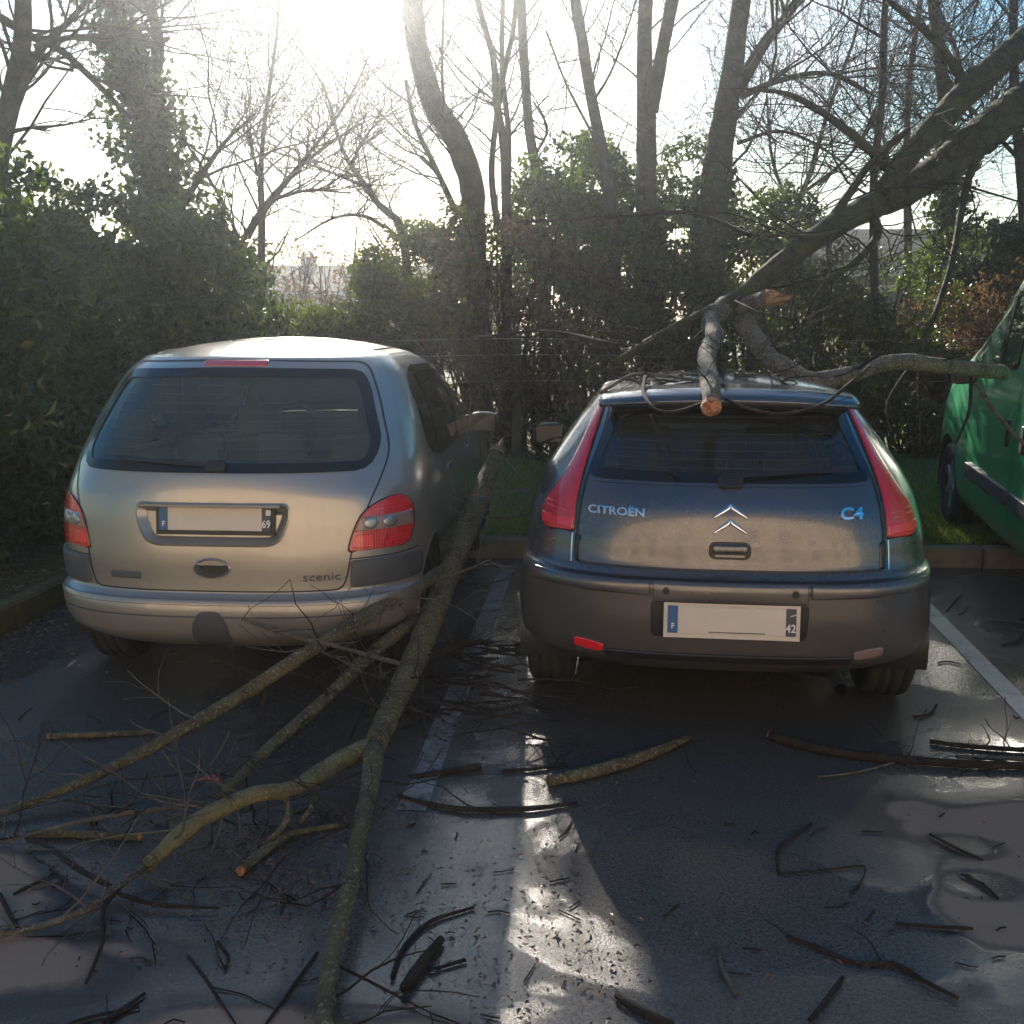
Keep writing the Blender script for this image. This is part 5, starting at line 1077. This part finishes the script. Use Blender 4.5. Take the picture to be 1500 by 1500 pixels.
B = [[(1620, -25, 9.1, 40), (1500, 62, 8.3, 40), (1420, 132, 7.8, 39), (1360, 195, 7.4, 36), (1318, 245, 7.15, 32), (1290, 290, 7.0, 30)],
     [(1215, 325, 6.8, 16), (1165, 300, 6.8, 0)][:1] + [(1240, 290, 6.9, 13), (1275, 240, 7.2, 11), (1330, 190, 7.5, 9)],
     [(1090, 470, 6.15, 30), (1120, 515, 5.85, 28), (1150, 540, 5.68, 28), (1192, 557, 5.6, 27), (1250, 547, 5.7, 25), (1312, 530, 5.9, 24), (1380, 536, 6.0, 23), (1470, 546, 6.1, 21)],
     [(1062, 448, 6.15, 28), (1040, 470, 5.95, 27), (1046, 490, 5.7, 27), (1036, 520, 5.3, 27), (1037, 545, 4.95, 28), (1041, 572, 4.36, 29), (1042, 596, 4.20, 28)],
     [(1045, 456, 6.05, 22), (1005, 472, 5.9, 15), (955, 498, 5.7, 12), (905, 528, 5.5, 8)],
     [(1085, 452, 6.2, 24), (1112, 441, 6.1, 25), (1124, 437, 6.0, 22)],
     [(1268, 300, 7.0, 15), (1285, 345, 6.8, 13), (1230, 400, 6.5, 9), (1180, 420, 6.3, 5)],
     [(1460, 180, 8.0, 16), (1420, 260, 7.6, 12), (1390, 400, 7.0, 9), (1345, 520, 6.5, 7)],
     [(1330, 275, 7.3, 9), (1220, 340, 6.6, 7), (1120, 345, 6.3, 4)],
     [(1310, 255, 7.2, 16), (1240, 190, 7.4, 12), (1160, 140, 7.7, 8), (1090, 130, 7.9, 4)],
     [(1420, 130, 7.8, 16), (1370, 60, 8.0, 12), (1300, 0, 8.3, 8)]]
bs = []
for i, L in enumerate(B):
    P, rd = ypath(L); o_, PR = tube_obj('bough', P - off, rd, M['barkpale'] if i in (2, 3, 5) else M['barkshade'], bt, 12, .04, .16, 14); bs.append(PR)
rb2 = np.random.default_rng(33)
torn('cut_end', bs[3][-1, :3], bs[3][-1, :3] - bs[3][-3, :3], .042, M['cut'], bt, ln=.5, seed=5)
torn('torn_end', bs[5][-1, :3], np.array([1.0, -.15, .1]), .05, M['splinter'], bt, ln=2.0, seed=6); torn('torn_end', bs[2][-1, :3], bs[2][-1, :3] - bs[2][-3, :3], .040, M['splinter'], bt, ln=.7, seed=7)
for L in ([(1062, 585, 4.38, 5), (1100, 600, 4.28, 5), (1150, 606, 4.26, 5), (1205, 592, 4.3, 5), (1240, 565, 4.45, 5), (1275, 535, 4.9, 4)], [(945, 552, 4.75, 6), (943, 575, 4.48, 6), (960, 600, 4.3, 5), (990, 603, 4.28, 5), (1032, 590, 4.3, 5)],
          [(880, 575, 4.7, 5), (930, 548, 4.9, 5), (985, 552, 4.9, 5), (1035, 560, 4.85, 5)], [(953, 608, 4.26, 6), (968, 640, 4.25, 5), (1000, 680, 4.2, 4)], [(1345, 520, 6.5, 6), (1300, 590, 6.2, 4), (1310, 640, 6.1, 3)], [(1422, 545, 6.1, 5), (1420, 600, 6.0, 5), (1400, 650, 5.9, 3)],
          [(1430, 560, 6.0, 6), (1455, 600, 5.9, 6), (1500, 650, 5.7, 6), (1530, 660, 5.6, 5)], [(1250, 545, 5.7, 5), (1270, 530, 5.6, 5), (1290, 520, 5.5, 4)], [(835, 640, 5.0, 5), (815, 640, 5.0, 5), (792, 650, 5.0, 4)],
          [(770, 325, 8.5, 5), (900, 318, 8.0, 5), (1010, 312, 7.6, 6), (1100, 345, 7.0, 7)], [(690, 495, 9.0, 4), (800, 485, 8.0, 5), (905, 505, 6.6, 5)]):
    P, rd = ypath(L); tube_obj('twig', P - off, rd, M['twig'] if rb2.random() < .65 else M['twigpale'], bt, 6, .04, .08, 20)
for k_, n_, l_ in ((2, 14, (.25, .7)), (4, 10, (.3, .8)), (6, 6, (.3, .8)), (7, 8, (.4, 1.0)), (8, 8, (.4, .9)), (9, 9, (.5, 1.3)), (10, 8, (.6, 1.4)), (1, 7, (.5, 1.2)), (0, 9, (.7, 1.6)), (3, 4, (.1, .3))): twigs_on(bs[k_], n_, l_, rb2, bt, M['twig'], .006, .05, 3 if l_[1] > 1 else 2, .3, .1, 'twig', 1.0)
twigs_on(PRm, 38, (.5, 1.6), rb2, bt, M['twig'], .009, .12, 3, 1.5, .15, 'twig', 1.0)
# sprigs that lie on the hatchback roof
sp = empty('roof_sprigs', (.9, 5.0, 1.46)); tag(sp, 'tangle of thin black twigs lying across the hatchback roof', 'twigs')
for i in range(28):
    x = rb2.uniform(-.42, .45); y = rb2.uniform(.62, 1.3); p = np.array([x, y, roof_z(c4, x, y) + .008]); a = rb2.uniform(0, math.pi); T = Tubes(); ln = rb2.uniform(.15, .5)
    ca, sa = math.cos(R(-7)), math.sin(R(-7)); pw = np.array([.862 + p[0] * ca - p[1] * sa, 4.06 + p[0] * sa + p[1] * ca, p[2]]) - np.array([.9, 5.0, 1.46])
    grow(T, pw, np.array([math.cos(a), math.sin(a) * .6, .12]), ln, .0045, 1, rb2, 2, .02, .8, 5, .18, .0015); T.build('twig', M['twig'], sp)
# ---- pieces strewn over the asphalt
def stick(name, label, L, m, ends=(), group=None, cat='branch', sides=9, fork=0, seed=0, amp=.14):
    P, rd = [], []
    for x, y, w in L:
        p = gz(x, y, 0.0); r_ = rgn([p], [w * .8])[0]; p = gz(x, y, r_ * .92 + .003); P.append(p); rd.append(r_)
    P = np.array(P); o0 = np.array([P[0][0], P[0][1], 0]); rt = empty(name, o0); tag(rt, label, cat, group)
    st, PR = tube_obj('wood', P - o0, rd, m, rt, sides, .03, amp, 22)
    for e in ends:
        i, j = (0, 1) if e == 0 else (-1, -3); torn('cut_end', PR[i, :3], PR[i, :3] - PR[j, :3], PR[i, 3] * 1.02, M['cut'], rt, ln=.35, seed=seed)
    if fork: twigs_on(PR, fork, (.08, .3), np.random.default_rng(seed + 60), rt, M['twig'], .0035, .0, 1, .004, .15, 'twig', .25)
    return rt
stick('cut_log', 'thin cut log with bright orange end under the people carrier bumper', [(72, 1078, 11), (140, 1076, 11), (225, 1072, 10)], M['bark'], (0,), seed=1)
stick('cut_log', 'dark cut log with reddish end crossing under the pale long twig', [(40, 1221, 13), (120, 1222, 14), (205, 1226, 14)], M['bark'], (1,), seed=2)
stick('cut_log', 'stubby cut log with orange end below the forked lichen branch', [(352, 1276, 18), (385, 1248, 18), (428, 1222, 15), (500, 1208, 8)], M['bark'], (0,), seed=3, fork=3)
stick('branch_piece', 'mossy branch lying behind the hatchback left wheel', [(803, 1144, 20), (860, 1132, 23), (930, 1112, 22), (1010, 1080, 12)], M['bark'], (), fork=4, seed=4)
stick('branch_piece', 'brown forked branch behind the hatchback exhaust', [(1128, 1076, 16), (1165, 1088, 18), (1240, 1104, 17), (1340, 1114, 16), (1430, 1120, 15), (1520, 1122, 14)], M['twig'], (0,), fork=6, seed=5)
stick('branch_piece', 'knobbly twig cluster lying parallel to the brown forked branch', [(1362, 1086, 8), (1420, 1093, 9), (1520, 1100, 9)], M['twig'], fork=10, seed=6)
stick('branch_piece', 'spiny twig cluster touching the end of the brown forked branch', [(1400, 1108, 7), (1450, 1110, 9), (1530, 1112, 9)], M['twigpale'], fork=10, seed=61)
stick('short_stick', 'short thick stick lying at the shadow edge in front of the cars', [(592, 1448, 20), (615, 1415, 21), (646, 1376, 15)], M['twig'], (), sides=12, seed=7)
stick('twig', 'curved thin twig arching round the short thick stick', [(574, 1432, 8), (590, 1390, 8), (630, 1350, 8), (694, 1329, 5)], M['twig'], seed=8)
stick('twig', 'straight thin twig pointing away from the short thick stick', [(628, 1422, 6), (655, 1414, 7), (682, 1406, 7)], M['twig'], seed=9)
stick('branch_piece', 'bent dark stick in the sunlit edge of the hatchback shadow', [(903, 1458, 13), (940, 1480, 14), (985, 1500, 13)], M['twig'], seed=10)
stick('branch_piece', 'long forked twig stretched over the wet asphalt', [(1152, 1372, 6), (1200, 1388, 8), (1252, 1410, 9), (1310, 1412, 10), (1350, 1435, 9), (1404, 1462, 7)], M['twig'], fork=3, seed=11)
stick('branch_piece', 'dark stick lying across the foot of the painted bay line', [(600, 1138, 9), (650, 1131, 11), (704, 1123, 13)], M['twig'], seed=12)
stick('branch_piece', 'long bowed twig lying across the end of the bay line', [(585, 1166, 7), (640, 1180, 9), (700, 1186, 11), (780, 1184, 10), (845, 1176, 6)], M['twig'], fork=4, seed=13)
stick('branch_piece', 'double twig in the wet gleam beside the hatchback', [(735, 1130, 8), (790, 1125, 7), (830, 1118, 5)], M['twig'], fork=2, seed=14)
stick('twig', 'slanting twig beyond the long forked twig', [(1186, 1494, 8), (1212, 1462, 9), (1234, 1432, 8)], M['twig'], seed=15)
stick('twig', 'flat straight twig near the dry patch edge', [(1312, 1353, 6), (1370, 1357, 7), (1425, 1360, 6)], M['twig'], seed=16)
stick('twig', 'twig ringed by a wet halo on the dry patch', [(1362, 1222, 5), (1400, 1242, 6), (1440, 1260, 4)], M['twig'], group='twigs ringed by wet halos', seed=17)
stick('twig', 'twig ringed by a wet halo on the dry patch', [(1408, 1280, 5), (1440, 1295, 5), (1462, 1316, 5)], M['twig'], group='twigs ringed by wet halos', seed=18)
stick('twig', 'upright looking bent twig at the dark puddle', [(1052, 1392, 7), (1058, 1420, 8), (1078, 1456, 8)], M['twigpale'], seed=19)
stick('twig', 'hooked wiry twig on the shaded asphalt', [(1140, 1280, 4), (1230, 1272, 4), (1266, 1268, 4), (1262, 1290, 4), (1246, 1308, 4)], M['twig'], seed=20)
stick('twig', 'forked wiry twig beside the hooked twig', [(1140, 1275, 5), (1142, 1240, 6), (1188, 1206, 5)], M['twig'], seed=21)
stick('twig', 'thin pale reed leaning on the brown forked branch', [(1198, 1138, 4), (1260, 1130, 4), (1342, 1108, 4)], M['twigpale'], seed=22)
stick('twig', 'curled twig on the asphalt by the hatchback right wheel', [(1338, 1050, 5), (1362, 1046, 5), (1372, 1032, 4)], M['twig'], seed=23)
for k_, L in enumerate(([(345, 1500, 4), (300, 1430, 4), (275, 1398, 3)], [(390, 1500, 6), (425, 1450, 6), (465, 1395, 5)], [(150, 1498, 9), (180, 1478, 9), (212, 1455, 6)], [(100, 1500, 6), (140, 1488, 7), (205, 1475, 5)], [(0, 1310, 8), (15, 1340, 8), (30, 1365, 6)], [(20, 1310, 5), (60, 1290, 6), (80, 1280, 4)], [(330, 1420, 5), (335, 1400, 5), (318, 1378, 4)])):
    stick('twig', 'thin twig on the bare asphalt below the lichen covered branch', L, M['twig'], group='twigs by the lichen branch', seed=70 + k_, fork=1)
# twiggy heap in the gap between the cars
hp = empty('twig_heap', gz(720, 1000)); tag(hp, 'heap of thin dark twigs on the bay line between the cars', 'twigs'); o0 = np.array(hp.location)
for i in range(46):
    x, y = rb2.uniform(640, 780), rb2.uniform(930, 1065); p = gz(x, y, rb2.uniform(.01, .16)); a = rb2.uniform(-.5, .5) + (math.pi if rb2.random() < .5 else 0); T = Tubes()
    grow(T, p - o0, np.array([math.cos(a), math.sin(a) * .9, rb2.uniform(-.05, .15)]), rb2.uniform(.25, .6), .007, 1, rb2, 2, -.02, .7, 6, .13, .0018)
    for V in T.V: V[:, 2] = np.maximum(V[:, 2], .006 - o0[2])
    T.build('twig', M['twig'], hp)
rs = np.random.default_rng(77)
boxes = [(570, 880, 1200, 1500, 22, 'small broken twig on the gleaming wet strip beside the short thick stick', 'small twigs on the gleaming strip'),
         (900, 1500, 1140, 1500, 16, 'small broken twig on the shaded asphalt round the long forked twig', 'small twigs in the hatchback shadow'),
         (700, 780, 850, 940, 6, 'small twig on the wet asphalt between the car flanks near the kerb', 'small twigs between the cars'),
         (0, 480, 1010, 1500, 18, 'small broken twig on the ground among the boughs of the fallen limb', 'small twigs under the fallen limb'),
         (1360, 1500, 880, 1060, 6, 'small twig beside the bay line next to the green van', 'small twigs by the van')]
for x0, x1, y0, y1, n, lab, grp in boxes:
    for k_ in range(n):
        x, y = rs.uniform(x0, x1), rs.uniform(y0, y1); a = rs.normal() * .5; ln = rs.uniform(8, 36); w_ = rs.uniform(1.6, 3.6)
        stick('small_twig', lab, [(x, y, w_), (x + ln * .5 * math.cos(a), y + ln * .5 * math.sin(a) + rs.normal() * 2.5, w_), (x + ln * math.cos(a), y + ln * math.sin(a), w_ * .7)], M['twig'], (), grp, 'twig', 5, 0, 0, .08)
def chip(px, py, sx, m, label):
    p = gz(px, py); k = 14; V = [(0, 0, .018)]; Fc = []
    for i, (q, z) in enumerate(((.5, .016), (1, .004))):
        for j in range(k): a = 2 * math.pi * j / k; w = q * sx * (1 + .3 * math.sin(3 * a + px)); V.append((w * math.cos(a), w * .55 * math.sin(a), z + .004 * math.sin(5 * a)))
    Fc = [(0, 1 + j, 1 + (j + 1) % k) for j in range(k)] + [(1 + j, 1 + k + j, 1 + k + (j + 1) % k, 1 + (j + 1) % k) for j in range(k)]
    o = link('wood_chip', mesh('wood_chip', V, Fc), m); o.location = p; tag(o, label, 'wood chip')
M['redchip'] = plain('wet_red_bark', (.40, .09, .06), .4, var=.3, vs=60)
chip(312, 1142, .045, M['redchip'], 'red wet wood chip lying between the fallen boughs')
# ================================================================ air
def haze():  # volume added to imitate the lens glare veil round the sun
    b = MB().box((0, 0, 6.5), (420, 420, 7.6)); o = b.build('haze', None); o['kind'] = 'stuff'; o['label'] = 'thin bright haze added to the air in place of lens glare'; o['category'] = 'haze'
    m = bpy.data.materials.new('haze'); m.use_nodes = True; t = m.node_tree; t.nodes.clear(); ou = N(t, 'ShaderNodeOutputMaterial'); v = N(t, 'ShaderNodeVolumePrincipled')
    v.inputs['Color'].default_value = (.88, .94, 1.0, 1); v.inputs['Density'].default_value = HAZE; v.inputs['Anisotropy'].default_value = .87
    t.links.new(v.outputs[0], ou.inputs['Volume']); o.data.materials.append(m)
HAZE = .0029
haze()
